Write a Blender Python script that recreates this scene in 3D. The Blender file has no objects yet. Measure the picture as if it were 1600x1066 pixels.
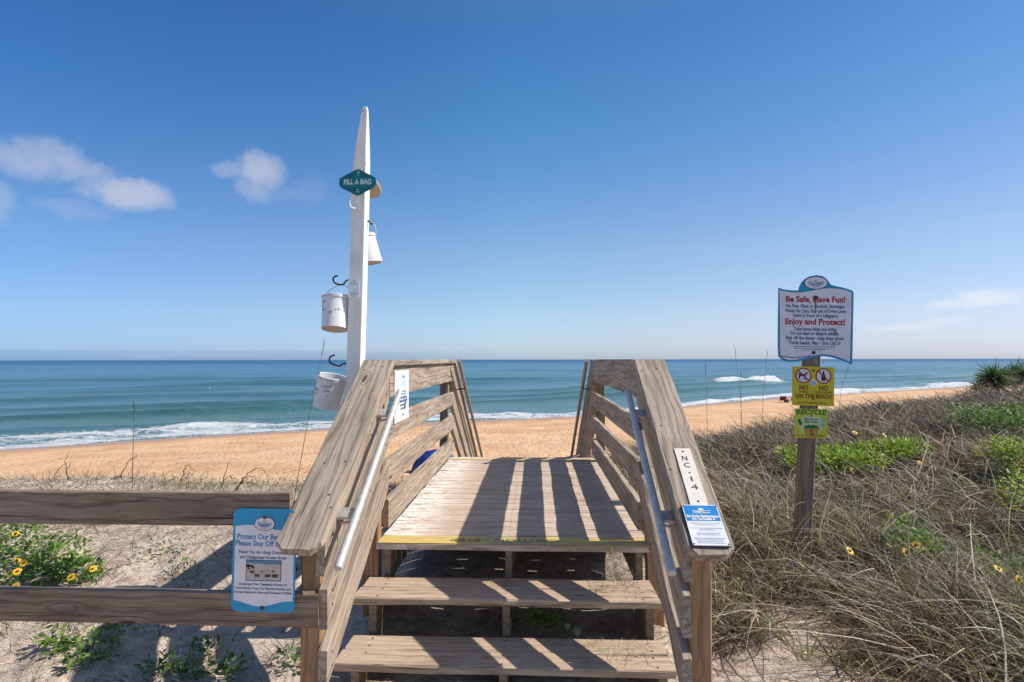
import bpy, bmesh, math, random
import numpy as np
from mathutils import Vector, Matrix, Euler
random.seed(4); RS = np.random.RandomState(11)
SC = bpy.context.scene; COL = SC.collection
R = math.radians

# ------------------------------------------------------------------ camera
F = 850.0                                    # focal length in photo pixels (1600 wide)
cam = bpy.data.cameras.new('camera'); camo = bpy.data.objects.new('camera', cam); COL.objects.link(camo)
cam.sensor_width = 36; cam.lens = 36 * F / 1600; cam.clip_start = .05; cam.clip_end = 90000
CAMR = (Matrix.Rotation(R(2.42), 4, 'Z') @ Matrix.Rotation(R(91.95), 4, 'X') @ Matrix.Rotation(R(-.1), 4, 'Z'))
camo.matrix_world = CAMR; SC.camera = camo   # eye level is z = 0

def ray(px, py):
    return (CAMR.to_3x3() @ Vector((px - 800, 533 - py, -F))).normalized()
def at(px, py, Y):
    d = ray(px, py); return d * (Y / d.y)
def on_z(px, py, z):
    d = ray(px, py); return d * (z / d.z)

# ------------------------------------------------------------------ sun, sky
SUN = Vector((1.0, .045, 1.0)).normalized()
elev = math.asin(SUN.z); azim = math.atan2(SUN.x, SUN.y)
sl = bpy.data.lights.new('sun', 'SUN'); sl.energy = 5.0; sl.angle = R(.5); sl.color = (1, .95, .87)
so = bpy.data.objects.new('sun', sl); COL.objects.link(so)
so.rotation_euler = (-SUN).to_track_quat('-Z', 'Y').to_euler()
SC.view_settings.view_transform = 'Standard'; SC.view_settings.look = 'None'
SC.view_settings.exposure = 0.12; SC.view_settings.gamma = 1

world = bpy.data.worlds.new('World'); SC.world = world; world.use_nodes = True
nt = world.node_tree; nt.nodes.clear()
class NB:
    def __init__(s, tree): s.t = tree
    def n(s, typ, **kw):
        x = s.t.nodes.new(typ)
        for k, v in kw.items(): setattr(x, k, v)
        return x
    def set(s, sock, v):
        if isinstance(v, bpy.types.NodeSocket): s.t.links.new(v, sock)
        else:
            if isinstance(v, (tuple, list)) and len(v) == 3 and sock.type == 'RGBA': v = (*v, 1)
            sock.default_value = v
    def math(s, op, a, b=0.0, c=None, clamp=False):
        x = s.n('ShaderNodeMath', operation=op, use_clamp=clamp); s.set(x.inputs[0], a); s.set(x.inputs[1], b)
        if c is not None: s.set(x.inputs[2], c)
        return x.outputs[0]
    def vmath(s, op, a, b=None):
        x = s.n('ShaderNodeVectorMath', operation=op); s.set(x.inputs[0], a)
        if b is not None: s.set(x.inputs[1], b)
        return x.outputs['Value'] if op in ('LENGTH', 'DOT_PRODUCT') else x.outputs[0]
    def mix(s, f, a, b, mode='MIX'):
        x = s.n('ShaderNodeMix', data_type='RGBA', blend_type=mode); s.set(x.inputs[0], f); s.set(x.inputs[6], a); s.set(x.inputs[7], b)
        return x.outputs[2]
    def ramp(s, f, lo, hi, a=0.0, b=1.0, smooth=True):
        x = s.n('ShaderNodeMapRange', interpolation_type='SMOOTHSTEP' if smooth else 'LINEAR')
        s.set(x.inputs[0], f); s.set(x.inputs[1], lo); s.set(x.inputs[2], hi); s.set(x.inputs[3], a); s.set(x.inputs[4], b)
        return x.outputs[0]
    def noise(s, vec, scale, detail=4, rough=.55, dist=0.0, col=False):
        x = s.n('ShaderNodeTexNoise'); s.set(x.inputs['Vector'], vec); x.inputs['Scale'].default_value = scale
        x.inputs['Detail'].default_value = detail; x.inputs['Roughness'].default_value = rough; x.inputs['Distortion'].default_value = dist
        return x.outputs['Color' if col else 'Fac']
    def voro(s, vec, scale, feature='F1'):
        x = s.n('ShaderNodeTexVoronoi', feature=feature); s.set(x.inputs['Vector'], vec); x.inputs['Scale'].default_value = scale
        return x
    def mapping(s, vec, scale=(1, 1, 1), loc=(0, 0, 0), rot=(0, 0, 0)):
        x = s.n('ShaderNodeMapping'); s.set(x.inputs[0], vec); x.inputs['Scale'].default_value = scale
        x.inputs['Location'].default_value = loc; x.inputs['Rotation'].default_value = rot
        return x.outputs[0]
    def attr(s, name, out='Vector'):
        x = s.n('ShaderNodeAttribute'); x.attribute_name = name; return x.outputs[out]
    def bump(s, h, strength=.5, dist=.01, normal=None):
        x = s.n('ShaderNodeBump'); s.set(x.inputs['Height'], h); x.inputs['Strength'].default_value = strength
        x.inputs['Distance'].default_value = dist
        if normal is not None: s.set(x.inputs['Normal'], normal)
        return x.outputs[0]

w = NB(nt)
sky = w.n('ShaderNodeTexSky', sky_type='NISHITA'); sky.sun_disc = False
sky.sun_elevation = elev; sky.sun_rotation = azim; sky.altitude = 0; sky.air_density = 1.0; sky.dust_density = .35; sky.ozone_density = 3.0
dirv = w.n('ShaderNodeTexCoord').outputs['Generated']
wn = w.noise(dirv, 13, 8, .64, .3, col=True)
wv = w.vmath('ADD', dirv, w.vmath('MULTIPLY', w.vmath('SUBTRACT', wn, (.5, .5, .5)), (.040, .040, .040)))
CLOUDS = [  # px, py, half-width px, half-height px, strength
    (62, 252, 92, 22, .62), (70, 236, 50, 16, .5), (10, 246, 40, 24, .55), (198, 304, 62, 22, .85), (150, 280, 34, 16, .4), (408, 270, 36, 30, .8), (362, 266, 34, 12, .4), (398, 296, 30, 20, .5), (0, 318, 18, 28, .35),
    (115, 326, 50, 13, .2), (430, 300, 60, 14, .15), (480, 295, 30, 22, .12),
    (1545, 468, 50, 12, .75), (1500, 478, 40, 9, .55), (1570, 458, 40, 7, .3), (1430, 508, 75, 7, .35), (730, 543, 90, 5, .3), (300, 552, 160, 4, .12)]
mask = 0.0
fine = w.noise(wv, 24, 8, .66, .2)
for px, py, hw, hh, st in CLOUDS:
    st = st * .95
    c = ray(px, py); rgt = Vector((c.y, -c.x, 0)).normalized(); up = rgt.cross(c).normalized() * (1 if rgt.cross(c).z > 0 else -1)
    d = w.vmath('SUBTRACT', wv, tuple(c))
    a = w.math('MULTIPLY', w.vmath('DOT_PRODUCT', d, tuple(rgt)), F / hw * 1.12)
    b = w.math('MULTIPLY', w.vmath('DOT_PRODUCT', d, tuple(up)), F / hh * 1.0)
    r2 = w.math('ADD', w.math('MULTIPLY', a, a), w.math('MULTIPLY', b, b))
    m = w.math('MULTIPLY', w.ramp(w.math('ADD', r2, w.math('MULTIPLY', w.math('SUBTRACT', fine, .5), 1.7)), 1.18, -.05), st)
    fwd = w.math('GREATER_THAN', w.vmath('DOT_PRODUCT', dirv, tuple(c)), .5)
    m = w.math('MULTIPLY', m, fwd)
    mask = w.math('MAXIMUM', mask, m) if not isinstance(mask, float) else m
mask = w.math('MULTIPLY', mask, .85)
hsv = w.n('ShaderNodeHueSaturation'); w.set(hsv.inputs['Color'], sky.outputs[0]); hsv.inputs['Saturation'].default_value = 1.0; hsv.inputs['Value'].default_value = 1.0
# the colour of this sky at each height and from left to right, as a correction of the clear-sky model
el = w.n('ShaderNodeSeparateXYZ'); w.set(el.inputs[0], dirv)
def cramp(f, stops):
    x = w.n('ShaderNodeValToRGB'); w.set(x.inputs[0], f); e = x.color_ramp.elements
    while len(e) < len(stops): e.new(.5)
    for q, (p_, c_) in zip(e, stops): q.position = p_; q.color = (*[v / 2 for v in c_], 1)
    return w.vmath('MULTIPLY', x.outputs[0], (2, 2, 2))
cr1 = cramp(w.math('MAXIMUM', el.outputs[2], 0.0), [(0.0, (.79, 1.05, 1.66)), (.03, (.92, 1.10, 1.54)), (.08, (1.07, 1.18, 1.36)), (.19, (1.10, 1.27, 1.35)), (.39, (.66, 1.18, 1.45)), (.52, (.52, 1.05, 1.42)), (.85, (1.25, 1.2, 1.15))])
lr = w.vmath('DOT_PRODUCT', dirv, tuple(CAMR.to_3x3() @ Vector((1, 0, 0))))
cr2 = cramp(w.math('MULTIPLY_ADD', lr, .5, .5), [(.16, (.62, .73, .90)), (.30, (.80, .84, .95)), (.5, (1, 1, 1)), (.66, (1.03, .92, .92)), (.83, (.98, .84, .84))])
skyb = w.vmath('MULTIPLY', w.vmath('MULTIPLY', hsv.outputs[0], cr1), cr2)
band = w.math('MULTIPLY', w.math('MULTIPLY', w.ramp(el.outputs[2], .017, .012), w.ramp(lr, .05, -.35)), .8)
skyb = w.mix(band, skyb, w.vmath('MULTIPLY', skyb, (.78, .84, .93)))
skyc = w.mix(mask, skyb, w.mix(w.ramp(lr, -.2, .5), (5.6, 5.8, 6.7), (8.2, 8.4, 8.8)))
bg = w.n('ShaderNodeBackground'); w.set(bg.inputs[0], skyc); bg.inputs[1].default_value = .10
w.t.links.new(bg.outputs[0], w.n('ShaderNodeOutputWorld').inputs[0])

# ------------------------------------------------------------------ materials
def mat(name):
    m = bpy.data.materials.new(name); m.use_nodes = True; m.node_tree.nodes.clear(); b = NB(m.node_tree)
    p = b.n('ShaderNodeBsdfPrincipled'); o = b.n('ShaderNodeOutputMaterial'); m.node_tree.links.new(p.outputs[0], o.inputs[0])
    return m, b, p, o
def plain(name, col, rough=.5, metal=0.0, var=.12, scale=25, bump=.0):
    m, b, p, o = mat(name)
    co = b.n('ShaderNodeTexCoord').outputs['Object']; n = b.noise(co, scale, 5)
    c = b.mix(b.ramp(n, .35, .7), col, tuple(min(1, x * (1 - var)) for x in col)); b.set(p.inputs['Base Color'], c)
    p.inputs['Roughness'].default_value = rough; p.inputs['Metallic'].default_value = metal
    if bump: b.set(p.inputs['Normal'], b.bump(n, bump, .002))
    return m
def wood(name, base, dark, light, knots=True, gloss=.75, sand=0.0, salt=False, cracks=1.0):
    m, b, p, o = mat(name); g = b.attr('grain')
    warp = b.noise(b.mapping(g, (1.1, 7, 7)), 1.0, 3, .5, 0, True)
    # knots pull the grain aside
    kv = b.voro(b.mapping(g, (2.6, 9, 9)), 1.0); kd = kv.outputs['Distance']
    kmask = b.ramp(kd, .34, .05); kcore = b.ramp(kd, .14, .07)
    sel = b.math('GREATER_THAN', b.n('ShaderNodeSeparateColor').outputs[0], .5)
    sc = b.n('ShaderNodeSeparateColor'); b.set(sc.inputs[0], kv.outputs['Color']); sel = b.math('GREATER_THAN', sc.outputs[0], .5)
    kmask = b.math('MULTIPLY', kmask, sel); kcore = b.math('MULTIPLY', kcore, sel)
    gx = b.n('ShaderNodeSeparateXYZ'); b.set(gx.inputs[0], g)
    wx = b.n('ShaderNodeSeparateXYZ'); b.set(wx.inputs[0], warp)
    # cathedral rings: distance across the board, warped
    t = b.math('ADD', b.math('MULTIPLY', gx.outputs[1], 95), b.math('MULTIPLY', gx.outputs[2], 60))
    t = b.math('ADD', t, b.math('MULTIPLY', wx.outputs[0], 17)); t = b.math('ADD', t, b.math('MULTIPLY', kmask, 7.5))
    ring = b.math('MULTIPLY_ADD', b.math('SINE', b.math('MULTIPLY', t, 1.55)), .5, .5); ring = b.math('POWER', ring, 2.6)
    fib = b.noise(b.mapping(g, (6, 170, 170)), 1.0, 5, .72)
    blot = b.noise(b.mapping(g, (2.2, 9, 9)), 1.0, 4, .6)
    fine2 = b.noise(b.mapping(g, (30, 60, 60)), 1.0, 4, .7)
    c = b.mix(b.math('MULTIPLY', ring, .75), base, dark)
    c = b.mix(b.ramp(fib, .48, .66, 0, .6), c, light); c = b.mix(b.ramp(fib, .46, .30, 0, .55), c, tuple(x * .6 for x in dark))
    c = b.mix(b.ramp(blot, .42, .72, 0, .5), c, tuple(x * .72 for x in dark))
    c = b.mix(b.ramp(blot, .45, .2, 0, .5), c, light)
    c = b.mix(b.ramp(fine2, .62, .8, 0, .45), c, tuple(x * .45 for x in dark))
    if knots: c = b.mix(b.math('MULTIPLY', kcore, .9), c, tuple(x * .38 for x in (dark[0] * 1.2, dark[1], dark[2] * .8)))
    crk = b.noise(b.mapping(g, (1.7, 85, 85), (3, 3, 3)), 1.0, 3, .6); crkm = b.ramp(crk, .625, .665)
    c = b.mix(b.math('MULTIPLY', crkm, .8 * cracks), c, tuple(x * .2 for x in dark))
    pos = b.n('ShaderNodeNewGeometry')
    tn = b.n('ShaderNodeSeparateXYZ'); b.set(tn.inputs[0], pos.outputs['Normal'])
    if sand > 0:
        sn = b.noise(pos.outputs['Position'], 5, 6, .65, .3); sf = b.noise(pos.outputs['Position'], 130, 4, .7)
        sm = b.math('MULTIPLY', b.ramp(b.math('ADD', sn, b.math('MULTIPLY', sf, .35)), .70, .56, 1 , 0), sand)
        sm = b.math('MULTIPLY', b.ramp(b.math('ADD', sn, b.math('MULTIPLY', sf, .35)), .60, .78), sand)
        sm = b.math('MULTIPLY', sm, b.ramp(tn.outputs[2], .6, .9))
        c = b.mix(sm, c, b.mix(b.ramp(sf, .35, .65), (.62, .45, .31), (.38, .27, .19)))
    if salt:
        px = b.n('ShaderNodeSeparateXYZ'); b.set(px.inputs[0], pos.outputs['Position'])
        s1 = b.ramp(px.outputs[0], -.52, -.84); s2 = b.noise(b.mapping(pos.outputs['Position'], (9, 22, 9)), 1.0, 6, .7)
        c = b.mix(b.math('MULTIPLY', s1, b.ramp(s2, .40, .54, 0, .9)), c, (.84, .79, .72))
    b.set(p.inputs['Base Color'], c); p.inputs['Roughness'].default_value = gloss; p.inputs['Specular IOR Level'].default_value = .2
    h = b.math('ADD', b.math('MULTIPLY', fib, .5), b.math('ADD', b.math('MULTIPLY', ring, -.5), b.math('MULTIPLY', crkm, -1.6)))
    b.set(p.inputs['Normal'], b.bump(h, .75, .0022))
    return m
M = {}
M['grey'] = wood('weathered_wood', (.42, .335, .25), (.20, .148, .105), (.56, .47, .375))
M['board'] = wood('rail_wood', (.45, .35, .26), (.23, .17, .12), (.58, .48, .385))
M['post'] = wood('post_wood', (.44, .255, .135), (.25, .135, .065), (.54, .36, .22))
M['deck'] = wood('deck_wood', (.64, .50, .385), (.40, .30, .22), (.74, .62, .50), knots=False, sand=.35, salt=True)
M['tread'] = wood('tread_wood', (.55, .41, .285), (.31, .215, .14), (.68, .54, .40), sand=.9)
M['dark'] = wood('fence_wood', (.29, .205, .145), (.13, .087, .06), (.42, .32, .25), cracks=.8)
M['sign_post'] = wood('signpost_wood', (.31, .24, .175), (.16, .12, .09), (.40, .33, .26))
M['under'] = wood('joist_wood', (.30, .22, .14), (.17, .12, .08), (.38, .3, .2))
# worn yellow paint
def yellow():
    m, b, p, o = mat('worn_yellow_paint'); pos = b.n('ShaderNodeNewGeometry').outputs['Position']
    n = b.noise(b.mapping(pos, (6, 22, 22)), 1.0, 7, .72); n2 = b.noise(pos, 70, 4, .7)
    k = b.ramp(b.math('ADD', n, b.math('MULTIPLY', n2, .3)),   .62, .80)
    c = b.mix(k, (.62, .46, .12), (.42, .33, .215)); b.set(p.inputs['Base Color'], c); p.inputs['Roughness'].default_value = .6
    b.set(p.inputs['Normal'], b.bump(n2, .4, .001)); return m
M['yellow'] = yellow()
def white_paint():
    m, b, p, o = mat('worn_white_paint'); co = b.n('ShaderNodeTexCoord').outputs['Object']
    n = b.noise(b.mapping(co, (14, 14, 3)), 1.0, 6, .65); n2 = b.noise(co, 26, 5, .7); n3 = b.noise(b.mapping(co, (60, 60, 4)), 1.0, 4, .6)
    c = b.mix(b.ramp(n, .4, .75), (.90, .87, .80), (.72, .68, .59)); c = b.mix(b.ramp(n3, .6, .8, 0, .3), c, (.5, .47, .4))
    c = b.mix(b.ramp(n2, .645, .69, 0, .85), c, (.22, .19, .16)); c = b.mix(b.ramp(b.noise(co, 4.5, 5, .6), .5, .68, 0, .35), c, (.48, .46, .42))
    b.set(p.inputs['Base Color'], c); p.inputs['Roughness'].default_value = .55; b.set(p.inputs['Normal'], b.bump(n3, .3, .002)); return m
M['white'] = white_paint()
M['plastic'] = plain('white_plastic', (.80, .79, .77), .35, 0, .1, 9)
M['tanlit'] = plain('tan_lit_plastic', (.62, .50, .40), .5, 0, .2, 12)  # tan light on white undersides, put into the plastic's colour
M['iron'] = plain('black_iron', (.03, .028, .03), .4, .6, .3, 60)
M['steel'] = plain('galvanised_pipe', (.60, .585, .56), .5, .25, .25, 40)
M['brownpipe'] = plain('weathered_pipe', (.42, .33, .25), .6, .1, .3, 40)
M['screw'] = plain('rusty_screw', (.16, .09, .05), .6, .5, .4, 200)
M['plaque'] = plain('cream_plaque', (.82, .73, .62), .45, 0, .1, 30)
M['platewhite'] = plain('plate_white', (.78, .78, .78), .4, 0, .1, 14)
M['signwhite'] = plain('sign_face_white', (.86, .80, .82), .4, 0, .12, 10)
M['fadedblack'] = plain('faded_black_paint', (.10, .085, .05), .8, 0, -2.2, 60)
M['black'] = plain('black_lettering', (.02, .02, .025), .6)
M['teal'] = plain('teal_panel', (.0, .19, .21), .4, 0, .15, 20)
M['tealdk'] = plain('dark_teal_panel', (.0, .13, .17), .4, 0, .15, 20)
M['teallt'] = plain('pale_teal', (.25, .55, .52), .4)
M['cyan'] = plain('cyan_border', (.0, .34, .60), .35, 0, .15, 8)
M['bluedk'] = plain('blue_border', (.0, .17, .33), .4, 0, .15, 8)
M['navy'] = plain('navy_lettering', (.012, .07, .24), .5)
M['redtx'] = plain('red_lettering', (.42, .012, .02), .5)
M['signyel'] = plain('sign_yellow', (.72, .60, .015), .4, 0, .12, 8)
M['brownred'] = plain('brown_red_lettering', (.32, .025, .01), .5)
M['green'] = plain('green_lettering', (.0, .20, .05), .5)
M['orange'] = plain('bin_orange', (.60, .30, .05), .5)
M['blue'] = plain('plaque_blue', (.0, .22, .55), .4)
M['sunyel'] = plain('emblem_yellow', (.75, .55, .08), .5)
M['sandpic'] = plain('picture_sand', (.62, .55, .47), .6, 0, .3, 60)
M['seapic'] = plain('picture_sea', (.12, .28, .42), .6)
M['turtle'] = plain('picture_turtle', (.10, .05, .05), .6)
M['tent'] = plain('blue_fabric', (.012, .045, .26), .55, 0, .3, 6)
M['maroon'] = plain('maroon_fabric', (.20, .03, .07), .8, 0, .3, 6)
M['brown'] = plain('brown_fabric', (.13, .07, .045), .8, 0, .3, 6)
M['gull'] = plain('white_feathers', (.85, .85, .83), .7)
def veg(name, transl=.38, rough=.6):
    m, b, p, o = mat(name); c = b.attr('tint', 'Color'); n = b.noise(b.n('ShaderNodeNewGeometry').outputs['Position'], 55, 3)
    c = b.mix(b.ramp(n, .3, .75, 0, .35), c, (.03, .03, .015), 'MULTIPLY') if False else b.mix(b.ramp(n, .35, .75, 0, .3), c, (.06, .05, .03))
    b.set(p.inputs['Base Color'], c); p.inputs['Roughness'].default_value = rough; p.inputs['Specular IOR Level'].default_value = .3
    t = b.n('ShaderNodeBsdfTranslucent'); b.set(t.inputs[0], c); mx = b.n('ShaderNodeMixShader'); mx.inputs[0].default_value = transl
    m.node_tree.links.new(p.outputs[0], mx.inputs[1]); m.node_tree.links.new(t.outputs[0], mx.inputs[2]); m.node_tree.links.new(mx.outputs[0], o.inputs[0])
    return m
M['veg'] = veg('dune_vegetation'); M['leafy'] = veg('leafy_vegetation', .35, .45)
M['petal'] = plain('yellow_petals', (.85, .50, .01), .5); M['disc'] = plain('flower_disc', (.12, .05, .02), .7)

# ------------------------------------------------------------------ object helpers
def link(name, me, m=None, parent=None):
    o = bpy.data.objects.new(name, me); COL.objects.link(o)
    if m is not None:
        for mm in (m if isinstance(m, (list, tuple)) else [m]): me.materials.append(mm)
    if parent is not None: o.parent = parent
    return o
def tag(o, label=None, cat=None, group=None, kind=None):
    if label: o['label'] = label
    if cat: o['category'] = cat
    if group: o['group'] = group
    if kind: o['kind'] = kind
    return o
def empty(name, label, cat, loc=(0, 0, 0), rot=None, group=None):
    o = bpy.data.objects.new(name, None); COL.objects.link(o); o.empty_display_size = .1
    o.location = loc
    if rot is not None: o.rotation_euler = rot
    return tag(o, label, cat, group)
def nails(b, pts, r=.0048):
    k = len(b.f)
    for x, y, z in pts:
        x += RS.normal(0, .003); y += RS.normal(0, .003); n = 8
        b.add([(x + r * math.cos(2 * math.pi * i / n), y + r * math.sin(2 * math.pi * i / n), z) for i in range(n)], [tuple(range(n))])
    return k
def second_mat(o, k, m):
    o.data.materials.append(m)
    for p in o.data.polygons[k:]: p.material_index = 1
class MB:
    """mesh builder with a 'grain' vector per vertex"""
    def __init__(s): s.v = []; s.f = []; s.g = []; s.smooth = False
    def add(s, vs, fs, gs=None):
        k = len(s.v); s.v += [tuple(v) for v in vs]; s.f += [tuple(i + k for i in f) for f in fs]
        s.g += [tuple(g) for g in (gs if gs is not None else vs)]
    def plank(s, P0, P1, W, T, cham=.004, seg=None, end0=0.0, end1=0.0, jit=.0009):
        """P0,P1: corner line; W,T full width/thickness vectors; end0: corner cut length at P0"""
        P0, P1, W, T = Vector(P0), Vector(P1), Vector(W), Vector(T); L = (P1 - P0).length; wl, tl = W.length, T.length
        seg = seg or max(2, int(L / .16)); off = Vector((RS.uniform(0, 40), RS.uniform(0, 40), RS.uniform(0, 40)))
        ca, cb = cham / wl, cham / tl
        prof = [(ca, 0), (1 - ca, 0), (1, cb), (1, 1 - cb), (1 - ca, 1), (ca, 1), (0, 1 - cb), (0, cb)]
        ss = [i / seg for i in range(seg + 1)]
        if end0: ss = [0, end0 / L] + [x for x in ss if x > end0 / L * 1.5]
        if end1: ss = [x for x in ss if x < 1 - end1 / L * 1.5] + [1 - end1 / L, 1]
        vs, gs = [], []; ph = RS.uniform(0, 9)
        for i, t in enumerate(ss):
            sc = 1.0
            if (end0 and i == 0) or (end1 and i == len(ss) - 1): sc = 1 - 2 * (end0 or end1) / wl * .95
            bow = math.sin(t * 3.1 + ph) * .0015
            for a, bb in prof:
                aa = .5 + (a - .5) * sc
                q = P0.lerp(P1, t) + W * aa + T * bb + W.normalized() * bow + Vector(RS.normal(0, jit, 3))
                vs.append(q); gs.append(off + Vector((t * L, aa * wl, bb * tl)))
        fs = []; n = 8
        for i in range(len(ss) - 1):
            for j in range(n): fs.append((i * n + j, i * n + (j + 1) % n, (i + 1) * n + (j + 1) % n, (i + 1) * n + j))
        fs.append(tuple(range(n - 1, -1, -1))); fs.append(tuple((len(ss) - 1) * n + j for j in range(n)))
        s.add(vs, fs, gs)
    def box(s, c, d):
        c = Vector(c); d = Vector(d) / 2
        vs = [c + Vector((x * d.x, y * d.y, z * d.z)) for x in (-1, 1) for y in (-1, 1) for z in (-1, 1)]
        s.add(vs, [(0, 1, 3, 2), (4, 6, 7, 5), (0, 4, 5, 1), (2, 3, 7, 6), (0, 2, 6, 4), (1, 5, 7, 3)])
    def tube(s, pts, r, n=12, cap=True, r1=None):
        pts = [Vector(p) for p in pts]; k = len(pts); vs = []; up = Vector((.13, .21, .97))
        for i, p in enumerate(pts):
            t = (pts[min(i + 1, k - 1)] - pts[max(i - 1, 0)]).normalized()
            if abs(t.dot(up)) > .98: up = Vector((1, 0, 0))
            a = t.cross(up).normalized(); b = t.cross(a)
            rr = r if r1 is None else r + (r1 - r) * i / (k - 1)
            for j in range(n):
                th = 2 * math.pi * j / n; vs.append(p + (a * math.cos(th) + b * math.sin(th)) * rr)
        fs = [(i * n + j, i * n + (j + 1) % n, (i + 1) * n + (j + 1) % n, (i + 1) * n + j) for i in range(k - 1) for j in range(n)]
        if cap: fs += [tuple(range(n - 1, -1, -1)), tuple((k - 1) * n + j for j in range(n))]
        s.add(vs, fs)
    def lathe(s, prof, n=40, close=False):
        k = len(prof); vs = [(r * math.cos(2 * math.pi * j / n), r * math.sin(2 * math.pi * j / n), z) for r, z in prof for j in range(n)]
        fs = [(i * n + j, i * n + (j + 1) % n, (i + 1) * n + (j + 1) % n, (i + 1) * n + j) for i in range(k - 1) for j in range(n)]
        s.add(vs, fs)
    def poly(s, pts, z0, z1):
        """prism from 2D outline (x,y), between z0 and z1 in local space"""
        n = len(pts); vs = [(x, y, z0) for x, y in pts] + [(x, y, z1) for x, y in pts]
        fs = [(i, (i + 1) % n, n + (i + 1) % n, n + i) for i in range(n)] + [tuple(range(n - 1, -1, -1)), tuple(range(n, 2 * n))]
        s.add(vs, fs)
    def build(s, name, m, parent=None, smooth=False, bevel=0):
        me = bpy.data.meshes.new(name); me.from_pydata(s.v, [], s.f); me.update()
        bm = bmesh.new(); bm.from_mesh(me); bmesh.ops.recalc_face_normals(bm, faces=bm.faces[:]); bm.to_mesh(me); bm.free()
        at_ = me.attributes.new('grain', 'FLOAT_VECTOR', 'POINT'); at_.data.foreach_set('vector', np.array(s.g, 'f').ravel())
        if smooth:
            me.polygons.foreach_set('use_smooth', [True] * len(me.polygons))
            me.set_sharp_from_angle(angle=R(40))
        o = link(name, me, m, parent)
        if bevel:
            bv = o.modifiers.new('bevel', 'BEVEL'); bv.width = bevel; bv.segments = 2; bv.limit_method = 'ANGLE'
        return o
def one(name, m, parent, fn, **kw):
    b = MB(); fn(b); return b.build(name, m, parent, **kw)

# ---- lettering: lines of text gathered in one mesh
def text_mesh(body, size, bold=0.0, sx=1.0, width=None):
    cu = bpy.data.curves.new('t', 'FONT'); cu.body = body; cu.size = size; cu.align_x = 'CENTER'; cu.align_y = 'CENTER'; cu.offset = bold
    cu.resolution_u = 3
    o = bpy.data.objects.new('t', cu); COL.objects.link(o); bpy.context.view_layer.update()
    me = bpy.data.meshes.new_from_object(o.evaluated_get(bpy.context.evaluated_depsgraph_get()))
    vs = [v.co.copy() for v in me.vertices]; fs = [tuple(p.vertices) for p in me.polygons]
    bpy.data.objects.remove(o); bpy.data.curves.remove(cu); bpy.data.meshes.remove(me)
    if width and vs:
        x0 = min(v.x for v in vs); x1 = max(v.x for v in vs); sx = width / (x1 - x0); c = (x0 + x1) / 2
        for v in vs: v.x -= c
    for v in vs: v.x *= sx
    return vs, fs
def lettering(name, m, parent, lines, z=.0045, rot=0.0):
    for ln in lines[1:]: lettering(name, m, parent, [ln], z, rot)
    lines = lines[:1]
    """lines: (text, x, y, size, width, bold[, fn])"""
    b = MB(); cr, sr = math.cos(rot), math.sin(rot)
    for ln in lines:
        tx, x, y, size, width, bold = ln[:6]; skew = ln[6] if len(ln) > 6 else 0
        vs, fs = text_mesh(tx, size, bold, 1, width)
        b.add([(x + (v.x + v.y * skew) * cr - v.y * sr, y + (v.x + v.y * skew) * sr + v.y * cr, z) for v in vs], fs)
    return b.build(name, m, parent)
def scribble(b, x, y, wd, h, z, rnd=random):
    """illegible small print: short dashes"""
    t = x - wd / 2
    while t < x + wd / 2 - h:
        l = rnd.uniform(1.5, 4.5) * h
        l = min(l, x + wd / 2 - t); q = h * rnd.uniform(.8, 1.1)
        b.add([(t, y - q / 2, z), (t + l, y - q / 2, z), (t + l, y + q / 2, z), (t, y + q / 2, z)], [(0, 1, 2, 3)]); t += l + h * .7
def ell(cx, cy, rx, ry, n=36, a0=0, a1=2 * math.pi): return [(cx + rx * math.cos(a0 + (a1 - a0) * i / n), cy + ry * math.sin(a0 + (a1 - a0) * i / n)) for i in range(n)]
def rrect(x0, y0, x1, y1, r, n=6):
    out = []
    for cx, cy, a in ((x1 - r, y1 - r, 0), (x0 + r, y1 - r, 90), (x0 + r, y0 + r, 180), (x1 - r, y0 + r, 270)):
        out += [(cx + r * math.cos(R(a + 90 * i / n)), cy + r * math.sin(R(a + 90 * i / n))) for i in range(n + 1)]
    return out
def ring(b, cx, cy, r0, r1, z, n=36):
    vs = [(cx + r * math.cos(2 * math.pi * i / n), cy + r * math.sin(2 * math.pi * i / n), z) for r in (r0, r1) for i in range(n)]
    b.add(vs, [(i, (i + 1) % n, n + (i + 1) % n, n + i) for i in range(n)])
def inset(pts, d):
    n = len(pts); out = []
    area = sum(pts[i][0] * pts[(i + 1) % n][1] - pts[(i + 1) % n][0] * pts[i][1] for i in range(n)); sg = 1 if area > 0 else -1
    for i in range(n):
        p = Vector(pts[i]); a = (p - Vector(pts[i - 1])).normalized(); c = (Vector(pts[(i + 1) % n]) - p).normalized()
        na = Vector((-a.y, a.x)) * sg; nc = Vector((-c.y, c.x)) * sg; nn = (na + nc).normalized()
        out.append(tuple(p + nn * d / max(.45, nn.dot(na))))
    return out
def disc(b, x, y, r, z0, z1, n=16): b.poly(ell(x, y, r, r, n), z0, z1)

# sign frame: local x right, y up, z towards the viewer
def sign_rot(yaw=0, tilt=0, spin=0):
    return (Matrix.Rotation(R(yaw), 3, 'Z') @ Matrix.Rotation(R(90 + tilt), 3, 'X') @ Matrix.Rotation(R(spin), 3, 'Z')).to_euler()
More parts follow.
